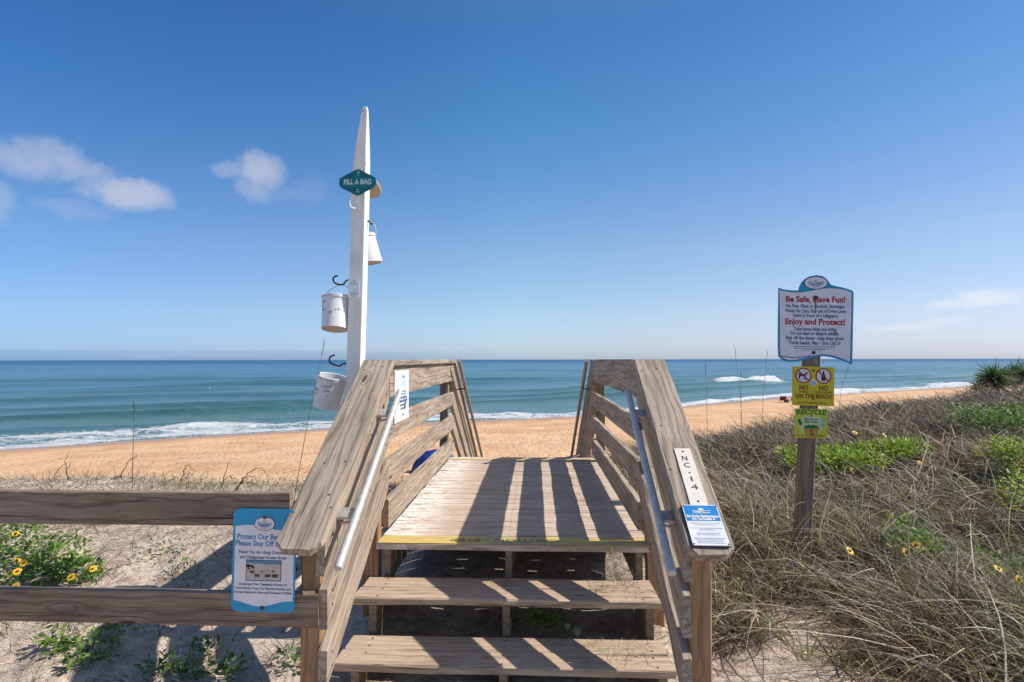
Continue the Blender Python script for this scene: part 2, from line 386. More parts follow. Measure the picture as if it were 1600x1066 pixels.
# ================================================================== the setting
SEA = -5.5
_sp = [on_z(px, py, SEA) for px, py in ((0, 703), (200, 690), (400, 676), (640, 662), (880, 651), (1080, 633), (1250, 619), (1400, 610), (1500, 604.5))]
SX = np.array([-4000, -400] + [p.x for p in _sp] + [400, 6000]); SY = np.array([_sp[0].y - 900, _sp[0].y - 150] + [p.y for p in _sp] + [_sp[-1].y + 190, _sp[-1].y + 2600])
def shore(x): return np.interp(x, SX, SY)
def smooth(a, b, x): t = np.clip((x - a) / (b - a), 0, 1); return t * t * (3 - 2 * t)
def crest(x): return 6.4 + np.where(x > -1, .60 * (x + 1), .06 * (x + 1)) * 1.0
def vnoise(x, y, s, seed):
    """smooth value noise"""
    r = np.random.RandomState(seed).rand(64, 64); X = x / s; Y = y / s; xi = np.floor(X).astype(int); yi = np.floor(Y).astype(int)
    fx = X - xi; fy = Y - yi; fx = fx * fx * (3 - 2 * fx); fy = fy * fy * (3 - 2 * fy)
    g = lambda i, j: r[i % 64, j % 64]
    return (g(xi, yi) * (1 - fx) + g(xi + 1, yi) * fx) * (1 - fy) + (g(xi, yi + 1) * (1 - fx) + g(xi + 1, yi + 1) * fx) * fy - .5
def ground(x, y):
    x = np.asarray(x, float); y = np.asarray(y, float)
    h = -1.64 + .16 * smooth(2.2, 6, y)
    h = h + .075 * np.clip(x - 1.15, 0, 5.2) * smooth(1.5, 5, y) + .012 * np.clip(y - 5, 0, 9) * smooth(.8, 2.5, x)
    under = smooth(-1.35, -.8, x) * (1 - smooth(.6, 1.0, x))
    h = h + under * (.10 * smooth(2.5, 3.0, y) + .09 * smooth(2.9, 3.5, y) + .02 * smooth(3.4, 5, y))
    cr = crest(x); n = vnoise(x, y, 1.3, 1) * .12 + vnoise(x, y, .45, 2) * .06 + vnoise(x, y, .16, 3) * .032
    lump = vnoise(x, y, 3.7, 5) * .22 * smooth(1.5, 4, x)
    h = h + n + lump
    back = np.where(x > 9, 0, 0)
    d = y - cr
    drop = smooth(0, 4.6, d)
    beach = -4.15 + (SEA + 4.15) * np.clip((y - cr - 4.6) / np.maximum(shore(x) - cr - 4.6, 3), 0, 1.6) + n * .35 + vnoise(x, y, 2.2, 8) * .06
    beach = beach + vnoise(x, y, .55, 9) * .05 * (1 - smooth(shore(x) - 8, shore(x) - 2, y))
    return h * (1 - drop) + beach * drop
def gz(x, y): return float(ground(x, y))
def axis(parts):
    out = []
    for a, b, s in parts: out += list(np.arange(a, b, s))
    return np.array(out)
def grid_mesh(X, Y, Z, name, m):
    ny, nx = X.shape; co = np.stack([X, Y, Z], -1).reshape(-1, 3).astype('f')
    i = np.arange(nx * ny).reshape(ny, nx); q = np.stack([i[:-1, :-1], i[:-1, 1:], i[1:, 1:], i[1:, :-1]], -1).reshape(-1, 4)
    me = bpy.data.meshes.new(name); me.vertices.add(len(co)); me.vertices.foreach_set('co', co.ravel())
    me.loops.add(q.size); me.loops.foreach_set('vertex_index', q.ravel().astype('i')); me.polygons.add(len(q))
    me.polygons.foreach_set('loop_start', np.arange(0, q.size, 4, dtype='i')); me.update(calc_edges=True)
    me.polygons.foreach_set('use_smooth', np.ones(len(q), bool))
    return link(name, me, m)
def fattr(o, name, arr):
    a = o.data.attributes.new(name, 'FLOAT', 'POINT'); a.data.foreach_set('value', np.asarray(arr, 'f').ravel())
xs = axis([(-900, -100, 50), (-100, -20, 2.5), (-20, -7, .4), (-7, 7.5, .055), (7.5, 30, .35), (30, 130, 2), (130, 1500, 60)])
ys = axis([(-60, -4, 4), (-4, 1.4, .3), (1.4, 9, .055), (9, 20, .2), (20, 70, .6), (70, 140, 1.5), (140, 1500, 40)])
X, Y = np.meshgrid(xs, ys); Z = ground(X, Y)
Z = np.where(Y > shore(X) + 30, SEA - 3, Z)
def sand_mat():
    m, b, p, o = mat('dune_and_beach_sand'); pos = b.n('ShaderNodeNewGeometry').outputs['Position']; sd = b.attr('shoredist', 'Fac'); bz = b.attr('beach', 'Fac')
    n1 = b.noise(pos, .9, 6, .6); n2 = b.noise(pos, 14, 6, .65); n3 = b.noise(pos, 90, 4, .7)
    pale = b.mix(b.ramp(n2, .42, .70), (.84, .67, .52), (.52, .385, .285)); pale = b.mix(b.ramp(n3, .56, .74, 0, .6), pale, (.15, .11, .085))
    pale = b.mix(b.ramp(n1, .5, .7, 0, .5), pale, (.58, .44, .32))
    coq = b.mix(b.ramp(b.noise(pos, .35, 7, .65), .38, .64), (.80, .485, .265), (.64, .365, .185))
    st = b.noise(b.mapping(pos, (.10, .55, 1), rot=(0, 0, R(-33))), 1.0, 6, .6, .6); coq = b.mix(b.ramp(st, .52, .66, 0, .7), coq, (.74, .52, .33))
    ln = b.n('ShaderNodeTexWave', wave_type='BANDS', bands_direction='Y'); b.set(ln.inputs['Vector'], b.mapping(pos, (.02, .055, 1), rot=(0, 0, R(-30)))); ln.inputs['Scale'].default_value = .9; ln.inputs['Distortion'].default_value = 14; ln.inputs['Detail'].default_value = 3; ln.inputs['Detail Scale'].default_value = 1.4
    coq = b.mix(b.math('MULTIPLY', b.ramp(ln.outputs['Fac'], .955, .995, 0, .5), b.ramp(n1, .42, .6)), coq, (.84, .66, .48))
    pit_shade = b.voro(b.mapping(pos, (1.4, .9, 1)), 1.6); coq = b.mix(b.ramp(pit_shade.outputs['Distance'], .20, .07, 0, .6), coq, (.30, .14, .06))  # dark spots: shade in footprint pits painted into the sand colour
    wet = b.ramp(b.math('ADD', sd, b.math('MULTIPLY', n1, 2.0)), 5.5, 2.0); coq = b.mix(b.math('MULTIPLY', wet, .75), coq, (.36, .20, .11))
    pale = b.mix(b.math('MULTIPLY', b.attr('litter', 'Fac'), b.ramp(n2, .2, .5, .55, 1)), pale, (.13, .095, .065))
    c = b.mix(bz, pale, coq); b.set(p.inputs['Base Color'], c)
    b.set(p.inputs['Roughness'], b.ramp(wet, 0, 1, .9, .35)); p.inputs['Specular IOR Level'].default_value = .25
    fp = b.voro(b.mapping(pos, (1, .8, 1)), 2.6); pit = b.ramp(fp.outputs['Distance'], .0, .42); fp2 = b.voro(pos, 9.0); pit2 = b.ramp(fp2.outputs['Distance'], 0, .5)
    hb = b.math('ADD', b.math('MULTIPLY', pit, .9), b.math('ADD', b.math('MULTIPLY', n2, .5), b.math('MULTIPLY', pit2, .15)))
    hb = b.math('MULTIPLY', hb, b.math('SUBTRACT', 1.0, wet))
    nrm = b.bump(hb, .8, .11); hs = b.math('ADD', b.math('MULTIPLY', n2, 1.0), b.math('MULTIPLY', n3, .35)); nrm2 = b.bump(hs, .9, .018, nrm)
    b.set(p.inputs['Normal'], nrm2); return m
terr = tag(grid_mesh(X, Y, Z, 'ground', sand_mat()), kind='structure')
fattr(terr, 'shoredist', (shore(X) - Y) * .86); fattr(terr, 'beach', smooth(.6, 3.4, Y - crest(X) + vnoise(X, Y, .8, 20) * 1.2))
def bare(x, y): return np.maximum(np.exp(-(((x - 1.2) / .42) ** 2 + ((y - 2.65) / .5) ** 2) ** 2), np.exp(-(((x - 1.62) / .25) ** 2 + ((y - 3.35) / .3) ** 2) ** 2))
fattr(terr, 'litter', smooth(.75, 1.1, X) * (1 - smooth(-.5, 1.2, Y - crest(X))) * (1 - bare(X, Y)) * smooth(-.42, -.15, vnoise(X, Y, .8, 77)) * .92 + smooth(-1.0, -.8, X) * (1 - smooth(.55, .75, X)) * smooth(2.4, 2.8, Y) * .5)  # litter on the right dune; soil tinted darker beneath deck and treads

# sea: offshore distance v, along-shore x
vs_ = axis([(-6, 40, .28), (40, 120, .8), (120, 400, 3)]); vs_ = np.concatenate([vs_, 400 * 1.13 ** np.arange(0, 38)])
xu = axis([(-60, 150, 1.4), (150, 420, 8)]); xl = -60 - 3 * 1.28 ** np.arange(0, 38); xr = 420 * 1.15 ** np.arange(0, 36)
xa = np.concatenate([xl[::-1], xu, xr]); XX, VV = np.meshgrid(xa, vs_); far = smooth(200, 2500, VV)
# far offshore the rows flatten out towards a straight horizon
YY = VV / .86 + shore(XX) * (1 - far) + 60 * far
nl = vnoise(XX * .6, VV, 34, 31) * 7 + vnoise(XX * .5, VV, 11, 32) * 2.0
ph = 2 * np.pi * (VV + nl * 3.4) / (13 + .055 * np.clip(VV, 0, 300)); sw = (np.maximum(0, np.sin(ph)) ** 2.6)
amp = .50 * smooth(1, 16, VV) * (1 - .6 * smooth(80, 320, VV)) * (.45 + 1.2 * (vnoise(XX + 500, VV, 26, 33) + .5))
ZZ = sw * amp + vnoise(XX, VV, 3.1, 34) * .10 * smooth(0, 6, VV) * (1 - smooth(150, 400, VV))
foam = np.zeros_like(VV)
# the wash at the water's edge
edge = vnoise(XX, VV * 0, 9, 40) * 3.2 + vnoise(XX, VV * 0, 2.3, 41) * 1.1
wide = 3.6 + 2.4 * smooth(10, -30, XX) + vnoise(XX, VV * 0, 15, 42) * 4
f1 = smooth(-1.2, .2, VV - edge) * (1 - smooth(wide * .75, wide * 1.05, VV - edge))
f1 = f1 * (.58 + .5 * np.exp(-((VV - edge - wide * .78) / .9) ** 2) + .38 * np.exp(-((VV - edge - .5) / .6) ** 2) + vnoise(XX, VV, 2.6, 46) * .5); foam = np.maximum(foam, f1)
ZZ += .30 * np.exp(-((VV - edge - wide * .6) / 1.1) ** 2) * (.5 + vnoise(XX, VV, 1.6, 43) * 1.4) + np.where(VV < 6, .10 * (VV + 0) / 6, .1)
ZZ += vnoise(XX, VV, .9, 44) * .10 * f1
# shallow rim follows the sand
ZZ = np.where(VV < edge - .8, -.6, ZZ)
# breakers
def breaker(pa, pb, h=.9, wd=1.6, seed=50, strength=1.0):
    global ZZ, foam
    a, b = on_z(*pa, SEA), on_z(*pb, SEA); va, vb = (a.y - float(shore(a.x))) * .86, (b.y - float(shore(b.x))) * .86
    t = (XX - a.x) / (b.x - a.x); vc = va + (vb - va) * t + vnoise(XX, VV * 0, 4, seed) * 1.0; e = smooth(-.04, .10, t) * (1 - smooth(.85, 1.04, t))
    ridge = np.exp(-((VV - vc) / wd) ** 2) * e
    ZZ += ridge * h * (.75 + .8 * (vnoise(XX, VV, 2.2, seed + 1) + .2)); foam = np.maximum(foam, np.exp(-((VV - vc + wd * .5) / (wd * 1.3)) ** 4) * e * strength)
breaker((1112, 597), (1224, 597), 1.0, 2.0, 50)
breaker((1440, 603), (1512, 601), .5, 2.0, 60, .8)
breaker((1255, 617), (1345, 611), .5, 1.5, 70, .9)
def sea_mat():
    m, b, p, o = mat('sea_water'); pos = b.n('ShaderNodeNewGeometry').outputs['Position']; v = b.attr('offshore', 'Fac'); fo = b.attr('foam', 'Fac')
    swl = b.attr('swell', 'Fac')
    deep = b.mix(b.ramp(v, 60, 900), (.05, .175, .275), (.018, .09, .21)); c = b.mix(b.ramp(v, 3, 70), (.16, .285, .30), deep)
    c = b.mix(b.math('MULTIPLY', swl, b.ramp(v, 260, 30, .25, .95)), c, (.05, .15, .15))
    patch = b.noise(b.mapping(pos, (.012, .045, 1), rot=(0, 0, R(-28))), 1.0, 6, .6, .5); c = b.mix(b.ramp(patch, .35, .7, 0, .4), c, (.08, .23, .29))
    fn = b.noise(b.mapping(pos, (.5, 1.2, 1), rot=(0, 0, R(-28))), 1.3, 9, .72, .8); fv = b.voro(b.vmath('ADD', pos, b.vmath('MULTIPLY', b.noise(pos, 1.1, 4, .6, 0, True), (1.6, 1.6, 0))), 1.4, 'DISTANCE_TO_EDGE')
    fm = b.ramp(b.math('ADD', fo, b.math('MULTIPLY', b.math('SUBTRACT', fn, .5), 2.6)), .45, .78)
    lace = b.math('MULTIPLY', b.ramp(fv.outputs['Distance'], .10, .02), b.ramp(fo, .08, .3, 0, .7)); fm = b.math('MAXIMUM', fm, lace)
    fm = b.math('MULTIPLY', fm, b.ramp(fo, .015, .08))
    c = b.mix(fm, c, b.mix(b.ramp(b.noise(pos, 2.2, 5, .7), .35, .6), (.60, .62, .60), (.88, .89, .88))); b.set(p.inputs['Base Color'], c)
    b.set(p.inputs['Roughness'], b.math('ADD', b.math('MULTIPLY', fm, .6), b.ramp(v, 30, 1500, .22, .42))); p.inputs['IOR'].default_value = 1.33
    p.inputs['Specular IOR Level'].default_value = .42
    w1 = b.noise(b.mapping(pos, (.16, .8, 1), rot=(0, 0, R(-28))), 1.0, 8, .68, .4); w2 = b.noise(b.mapping(pos, (1.2, 3.4, 1), rot=(0, 0, R(-28))), 1.0, 5, .65)
    h = b.math('ADD', b.math('MULTIPLY', w1, 1.0), b.math('MULTIPLY', w2, .16)); n1 = b.bump(h, .9, 1.1); n2 = b.bump(fn, .8, .25, n1)
    b.set(p.inputs['Normal'], n2); return m
sea = tag(grid_mesh(XX, YY, ZZ + SEA, 'sea', sea_mat()), kind='structure')
fattr(sea, 'offshore', VV); fattr(sea, 'foam', foam); fattr(sea, 'swell', np.clip(sw * amp / .3, 0, 1))

# ================================================================== the walkover
S = .66; YN, YF = 3.25, 5.85
def capz(y): return (-S * (YN - y) if y < YN else (0 if y <= YF else -.62 * (y - YF)))
walk = empty('beach_walkover', 'weathered wooden steps and boardwalk with sloping railings leading over the dune to the beach', 'boardwalk', (-.13, 2.3, 0))
def wpart(b, name, m, **kw):
    o = b.build(name, m, walk, **kw); o.matrix_parent_inverse = Matrix.Translation(-walk.location); return o
DZ = -1.066
# deck boards
b = MB(); y = 3.17; k = 0
while y < YF + .02:
    b.plank((-.925, y, DZ - .038), (.655, y, DZ - .038), (0, .139, 0), (0, 0, .038 + RS.uniform(-.0015, .0015)), seg=6, jit=.0012); y += .1475; k += 1
nk = nails(b, [(x, 3.17 + .1475 * i + dy, DZ + .0022) for i in range(19) for x in (-.84, -.16, .58) for dy in (.032, .108)])
deck = wpart(b, 'deck', M['deck']); second_mat(deck, nk, M['screw'])
b = MB(); b.plank((-.921, 3.1685, DZ + .0012), (.652, 3.1685, DZ + .0012), (0, .136, 0), (0, 0, .0016), cham=.0003, seg=8, jit=.0003)
ws = wpart(b, 'warning_strip', M['yellow'])
lt = lettering('lettering', M['fadedblack'], walk, [('CAUTION - STEP', 0, 0, .058, .64, .0006)], z=0); lt.matrix_parent_inverse = Matrix.Translation(-walk.location)
lt.rotation_euler = (0, 0, math.pi); lt.location = (-.18, 3.232, DZ + .0065)
b = MB(); b.plank((-.905, YF - .06, DZ + .0012), (.64, YF - .06, DZ + .0012), (0, .07, 0), (0, 0, .003), cham=.0008, seg=8, jit=.0003)
wpart(b, 'warning_strip', M['yellow'])
b = MB()                                                    # drip of yellow paint on the front edge
for x0, wd, h in ((.43, .014, .035),):
    b.plank((x0, 3.1665, DZ - h), (x0 + wd, 3.1665, DZ - h), (0, 0, h + .001), (0, .0015, 0), cham=.0003, seg=2, jit=0)
wpart(b, 'paint_drip', M['yellow'])
# treads
TR = [(3.17 - .285 * i, DZ - .19 * i) for i in (1, 2, 3)]
for i, (yf, z) in enumerate(TR):
    if i == 2 and False: continue
    b = MB(); b.plank((-.965, yf, z - .038), (.648, yf, z - .038), (0, .139, 0), (0, 0, .038), seg=7, cham=.006, jit=.0015)
    b.plank((-.96, yf + .1455, z - .038), (.645, yf + .1455, z - .038), (0, .139, 0), (0, 0, .037), seg=7, jit=.0015)
    nk = nails(b, [(x, yf + dy, z + .0016) for x in (-.84, -.16, .57) for dy in (.03, .11, .175, .25)], .0055)
    second_mat(wpart(b, 'tread', M['tread']), nk, M['screw'])
for i in range(1, 10):                                      # far flight down to the sand
    yf, z = YF + .02 + .30 * i, DZ - .18 * i
    b = MB(); b.plank((-.92, yf - .15, z - .038), (.65, yf - .15, z - .038), (0, .28, 0), (0, 0, .038), seg=3); wpart(b, 'tread', M['tread'])
# stringers: near flight, cut to the steps
for x0 in (-.885, -.175, .575):
    pts = [(3.30, DZ - .040), (3.19, DZ - .040), (3.19, TR[0][1] - .040), (2.905, TR[0][1] - .040), (2.905, TR[1][1] - .040), (2.62, TR[1][1] - .040), (2.62, TR[2][1] - .040), (2.34, TR[2][1] - .040), (2.34, -1.95), (2.55, -1.95), (3.30, -1.42)]
    n = len(pts); vs = [(x0, a, c) for a, c in pts] + [(x0 + .038, a, c) for a, c in pts]
    gs = [(a, c, 0) for a, c in pts] + [(a, c, .04) for a, c in pts]
    b = MB(); b.add(vs, [(i, (i + 1) % n, n + (i + 1) % n, n + i) for i in range(n)] + [tuple(range(n)), tuple(range(2 * n - 1, n - 1, -1))], gs)
    wpart(b, 'stringer', M['under'])
for x0 in (-.905, .60):
    b = MB(); b.plank((x0, YF, DZ - .07), (x0, YF + 2.9, DZ - .07 - 1.74), (0, 0, -.26), (.038, 0, 0)); wpart(b, 'stringer', M['under'])
for x0 in (-.885, -.175, .575):
    b = MB(); b.plank((x0, 3.31, DZ - .042), (x0, YF, DZ - .042), (0, 0, -.18), (.038, 0, 0)); wpart(b, 'joist', M['under'])
# side boards + caps + posts
SIDE = {'L': dict(bx=-.88, out=-.038, post=-.918, po=-.089, cap=(-1.037, -.852), pipe=-.79, sgn=-1),
        'R': dict(bx=.60, out=.038, post=.638, po=.091, cap=(.585, .766), pipe=.53, sgn=1)}
BO = [(.036, .191), (.345, .145), (.60, .145), (.84, .165)]     # top below cap line, height
for key, s in SIDE.items():
    for i, (o_, h) in enumerate(BO):
        x0 = s['bx']
        # level part
        b = MB(); z = -o_; b.plank((x0, YN + .012, z), (x0, YF, z), (0, 0, -h), (s['out'], 0, 0), seg=12, jit=.0015); wpart(b, 'rail_board', M['board'])
        if i < 3:                                                # near slope
            hv = h / math.cos(math.atan(S)) * .97; y0 = 2.30 if i else 2.27
            b = MB(); b.plank((x0, y0, capz(y0) - o_), (x0, YN + .008, capz(YN) - o_), (0, 0, -hv), (s['out'], 0, 0), seg=8, jit=.0015); wpart(b, 'rail_board', M['board'])
        hv = h * 1.15                                            # far slope
        if i < 3: b = MB(); b.plank((x0, YF + .004, -o_), (x0, 8.6, capz(8.6) - o_), (0, 0, -hv), (s['out'], 0, 0), seg=8); wpart(b, 'rail_board', M['board'])
    # caps
    a, c = s['cap']; T = Vector((0, -S, 1)).normalized() * -.038
    dd = Vector((0, 1, S)).normalized()
    P1 = Vector((a, YN, 0)); P0 = P1 - dd * ((YN - 2.125) / dd.y)
    b = MB(); b.plank(P0, P1, (c - a, 0, 0), T, cham=.005, seg=16, end0=.038, jit=.0012); cap_near = wpart(b, 'cap_rail', M['grey'])
    b = MB(); b.plank((a + .01, YN + .012, 0), (a + .01, YF, 0), (c - a - .01, 0, 0), (0, 0, -.038), seg=8); wpart(b, 'cap_rail', M['grey'])
    T2 = Vector((0, .62, 1)).normalized() * -.038
    b = MB(); b.plank((a + .01, YF + .006, -.003), (a + .01, 8.7, capz(8.7) - .003), (c - a - .01, 0, 0), T2, seg=8); wpart(b, 'cap_rail', M['grey'])
    # posts
    for py_, top in ((2.325, capz(2.325) - .05), (3.17, capz(3.17) - .05), (YF - .12, -.045), (7.2, capz(7.2) - .06), (8.4, capz(8.4) - .06)):
        xp = s['post']; b = MB(); bot = gz(xp, py_) - .4
        slope = S if py_ < YN else (-.62 if py_ > YF else 0)
        b.plank((xp, py_, bot), (xp, py_, top), (s['po'], 0, 0), (0, .089, 0), cham=.006, seg=10, jit=.0012)
        wpart(b, 'post', M['post'] if py_ < 4 else M['under'])
    # handrail pipes
    xp = s['pipe']
    def pipe(y0, y1, off, m, r, brk):
        z = lambda y: capz(y) - off
        b = MB(); b.tube([(xp, y0 + (y1 - y0) * i / 8, z(y0 + (y1 - y0) * i / 8)) for i in range(9)], r, 20)
        o = wpart(b, 'handrail', m, smooth=True)
        for yb in brk:
            b = MB(); b.plank((xp, yb, z(yb) - r * .8), (xp, yb + .045, z(yb + .045) - r * .8), (s['bx'] - xp, 0, 0), (0, 0, -.012), cham=.002, seg=2, jit=0)
            b.tube([(xp, yb + .02, z(yb + .02) - .004), (xp, yb + .02, z(yb + .02) - r - .03), (s['bx'] - s['sgn'] * .01, yb + .02, z(yb + .02) - r - .045)], .007, 8)
            q = b.build('bracket', M['steel'] if m == M['steel'] else M['iron'], o, smooth=True)
    pipe(2.17, 3.15, .12, M['steel'], .0175, (2.40, 2.99))
    for yb in (): pass
    z = lambda y: -.055 - .575 * (y - 5.7)
    b = MB(); b.tube([(xp, y, z(y)) for y in np.linspace(5.62, 8.45, 9)], .019, 14); o = wpart(b, 'handrail', M['brownpipe'], smooth=True)
    for yb in (6.1, 8.3):
        b = MB(); b.tube([(xp, yb, z(yb)), (xp, yb, z(yb) - .04), (s['bx'], yb, z(yb) - .05)], .008, 8); b.build('bracket', M['iron'], o)
# screws and bolts on the near caps and boards
def screw_at(x, y, z, n, r=.0055, parent=walk):
    n = Vector(n).normalized(); q = n.to_track_quat('Z', 'Y').to_matrix(); b = MB(); pr = ell(0, 0, r, r, 10)
    vs = [Vector((x, y, z)) + q @ Vector((a, c, h)) for h in (-.002, .0012) for a, c in pr]; k = 10
    b.add(vs, [(i, (i + 1) % k, k + (i + 1) % k, k + i) for i in range(k)] + [tuple(range(k, 2 * k))]); return wpart(b, 'screw', M['screw'])
ns = (0, -S, 1)
for x, y in ((-1.0, 3.16), (-.95, 3.20), (-.90, 3.19), (-.90, 2.93), (-.985, 2.52), (-.89, 2.53), (-.87, 2.3), (-.90, 2.36), (.61, 3.15), (.70, 3.17), (.625, 2.75), (.61, 2.5)):
    screw_at(x, y, capz(y), ns, .005)
for y in (2.36, 2.9, 3.2):
    for o_ in (.10, .16, .40, .46, .66, .72):
        screw_at(-.88, y, capz(y) - o_ - .01, (1, 0, 0), .0065); screw_at(.60, y, capz(y) - o_ - .01, (-1, 0, 0), .0065)
for y in (3.3, 4.55, 5.78):
    for o_ in (.09, .19, .38, .45, .64, .71, .88, .96):
        screw_at(-.88, y, -o_, (1, 0, 0), .006); screw_at(.60, y, -o_, (-1, 0, 0), .006)

# ================================================================== split-rail fence at the left
fence = empty('rail_fence', 'dark weathered wooden fence of two broad rails left of the steps', 'fence', (-3.3, 2.33, gz(-3.3, 2.33)))
pinv = Matrix.Translation(-fence.location)
for z in (-.567, -.985):
    b = MB(); b.plank((-5.2, 2.285, z), (-1.042 if z > -.7 else -.915, 2.285, z), (0, 0, -.139), (0, .036, 0), cham=.004, seg=18, jit=.0014)
    o = b.build('rail', M['dark'], fence); o.matrix_parent_inverse = pinv
b = MB(); b.plank((-3.4, 2.323, gz(-3.3, 2.33) - .4), (-3.4, 2.323, -.52), (.09, 0, 0), (0, .09, 0)); o = b.build('post', M['dark'], fence); o.matrix_parent_inverse = pinv
# ================================================================== protect-our-beaches sign on the fence
def pl(pts, cx, cy, k): return [((x - cx) / k, -(y - cy) / k) for x, y in pts]
def wave(x0, x1, y0, amp, n=16, ph=0, kk=1.0): return [(x0 + (x1 - x0) * i / n, y0 + amp * math.sin(ph + 2 * math.pi * kk * i / n)) for i in range(n + 1)]
def emblem(parent, x, y, rx, ry, z):
    """county emblem: pale ellipse with sun and waves and small lettering"""
    b = MB(); b.poly(ell(x, y, rx, ry), z, z + .0008); o = b.build('emblem', M['orange'] , parent); o.data.materials[0] = M['maroon']
    b = MB(); b.poly(ell(x, y, rx * .93, ry * .91), z + .0008, z + .0014); b.build('emblem_face', M['signwhite'], o)
    b = MB(); pts = []
    for i in range(28):
        r = (1 if i % 2 else .45) * ry * .42; a = math.pi * i / 27; pts.append((x + r * math.cos(a), y + ry * .22 + r * math.sin(a)))
    b.poly(pts, z + .0014, z + .0018); b.build('emblem_sun', M['sunyel'], o)
    b = MB()
    for q, dy in ((0, .16), (1, .02)):
        t = wave(x - rx * .68, x + rx * .68, y + ry * dy, ry * .07, 14, q * 2); b.poly(t + [(u, v - ry * .07) for u, v in reversed(t)], z + .002, z + .0024)
    b.build('emblem_waves', M['blue'], o)
    lettering('lettering', M['navy'], o, [('VOLUSIA COUNTY', x, y - ry * .25, ry * .42, rx * 1.15, .0004), ('FLORIDA', x, y - ry * .58, ry * .22, rx * .5, .0002)], z + .0026)
def bolt(parent, x, y, z, r):
    b = MB(); b.poly(ell(x, y, r, r, 16), z, z + r * .35); b.poly(ell(x, y, r * .55, r * .55, 6), z + r * .35, z + r * .8); b.build('bolt', M['screw'], parent)
p0 = at(411, 877, 2.268)
sg = empty('dune_protection_sign', 'blue and white rounded sign with a turtle picture bolted to the fence rails', 'sign', (p0.x, 2.278, p0.z), sign_rot(0, 0, -.8))
b = MB(); b.poly(rrect(-.136, -.214, .136, .214, .028), 0, .003); b.build('panel', M['cyan'], sg)
top = wave(-.126, .128, .137, .010, 22, .3, .85); bot = wave(.128, -.126, -.178, .012, 22, 1.2, 1.0)
b = MB(); b.poly(top + bot, .003, .0036); b.build('sign_face', M['signwhite'], sg)
lettering('lettering', M['blue'], sg, [('Protect Our Beaches', -.002, .098, .031, .228, .0007), ('Please Stay Off Dunes', -.002, .070, .031, .242, .0007)], .0042)
lettering('lettering', M['navy'], sg, [('Thank You for Using Crosswalks', 0, .034, .018, .222, .0004, .2), ('and Designated Access Areas', -.002, .013, .018, .200, .0004, .2),
    ('Dunes and Their Vegetation Protect Us', 0, -.099, .0135, .205, .0003), ('From Storms, Keep Our Beaches Healthy, and', 0, -.116, .0135, .238, .0003), ('Provide Habitat for Rare and Protected Wildlife', 0, -.133, .0135, .246, .0003)], .0042)
b = MB(); b.poly([(-.073, -.082), (.073, -.082), (.073, .0), (-.073, .0)][::1], .0036, .0042); pic = b.build('picture', M['sandpic'], sg)
fr = MB(); 
for r_ in ((-.075, .0, .075, .0025), (-.075, -.0845, .075, -.082), (-.0755, -.0845, -.073, .0025), (.073, -.0845, .0755, .0025)): fr.poly([(r_[0], r_[1]), (r_[2], r_[1]), (r_[2], r_[3]), (r_[0], r_[3])], .0038, .0050)
fr.build('picture_border', M['navy'], pic)
b = MB(); b.poly([(-.073, -.012), (.073, -.016), (.073, .0), (-.073, .0)], .0043, .0046); b.build('picture_sea', M['seapic'], pic)
b = MB(); rn = random.Random(3)
def turtle(cx, cy, s):
    b.poly(ell(cx, cy, s, s * .72, 14), .0047, .005)
    for a in (35, 145, 215, 325): b.poly(ell(cx + s * 1.15 * math.cos(R(a)), cy + s * .8 * math.sin(R(a)), s * .42, s * .3, 8), .0047, .005)
    b.poly(ell(cx + s * 1.25, cy + s * .25, s * .32, s * .28, 8), .0047, .005)
for cx, cy, s in ((-.028, -.062, .0085), (.018, -.062, .009), (-.05, -.048, .007), (.048, -.062, .010), (.042, -.044, .004), (-.008, -.045, .004)): turtle(cx, cy, s)
for i in range(14): b.poly(ell(-.06 + rn.uniform(-.012, .02), -.026 + rn.uniform(-.008, .006), rn.uniform(.003, .008), .003, 8), .0047, .005)
b.build('picture_turtles', M['turtle'], pic)
emblem(sg, .0, .153, .045, .029, .0040)
bolt(sg, 0, .180, .0036, .0075); bolt(sg, -.002, -.196, .0036, .0085)
b = MB(); rn = random.Random(9)
for i in range(9):
    x, y = rn.uniform(-.1, .1), rn.uniform(-.16, .1); b.poly([(x, y), (x + rn.uniform(.003, .012), y + rn.uniform(-.004, .004)), (x + .004, y + .002)], .0046, .0049)
b.build('scratches', M['sandpic'], sg)

# ================================================================== plaques on the walkover
dd = Vector((0, 1, S)).normalized(); rx = math.atan(S)
def on_cap(x, y, lift=0): n = Vector((0, -S, 1)).normalized(); return Vector((x, y, capz(y))) + n * lift
sg = empty('access_number_plaque', 'narrow cream plaque lettered NC-14 screwed to the right cap rail', 'plaque', on_cap(.686, 2.465, .0015), (rx, 0, R(-1.2)))
b = MB(); b.poly(rrect(-.0365, -.172, .0365, .172, .004, 3), 0, .004); b.build('plate', M['plaque'], sg)
lettering('lettering', M['black'], sg, [('N', -.002, .105, .042, .024, .0006), ('C', -.001, .060, .042, .026, .0006), ('-', .0, .018, .045, .011, .0006), ('1', .001, -.024, .042, .007, .0), ('4', .002, -.072, .042, .030, .0)], .0046)
for y in (.150, -.150): bolt(sg, 0, y, .004, .0045)
sg = empty('turtle_season_sign', 'small blue topped white notice about sea turtle nesting on the right cap end', 'sign', on_cap(.678, 2.236, .0030), (rx, 0, R(-.6)))
b = MB(); b.poly(rrect(-.071, -.100, .071, .100, .004, 3), .004, .008); b.build('plate', M['platewhite'], sg)
b = MB(); b.poly(rrect(-.073, -.101, .073, .101, .004, 3), -.001, .0038); b.build('backing', M['iron'], sg)
b = MB(); b.poly([(-.067, .017), (.067, .017), (.067, .096), (-.067, .096)], .0082, .0086); b.build('header', M['blue'], sg)
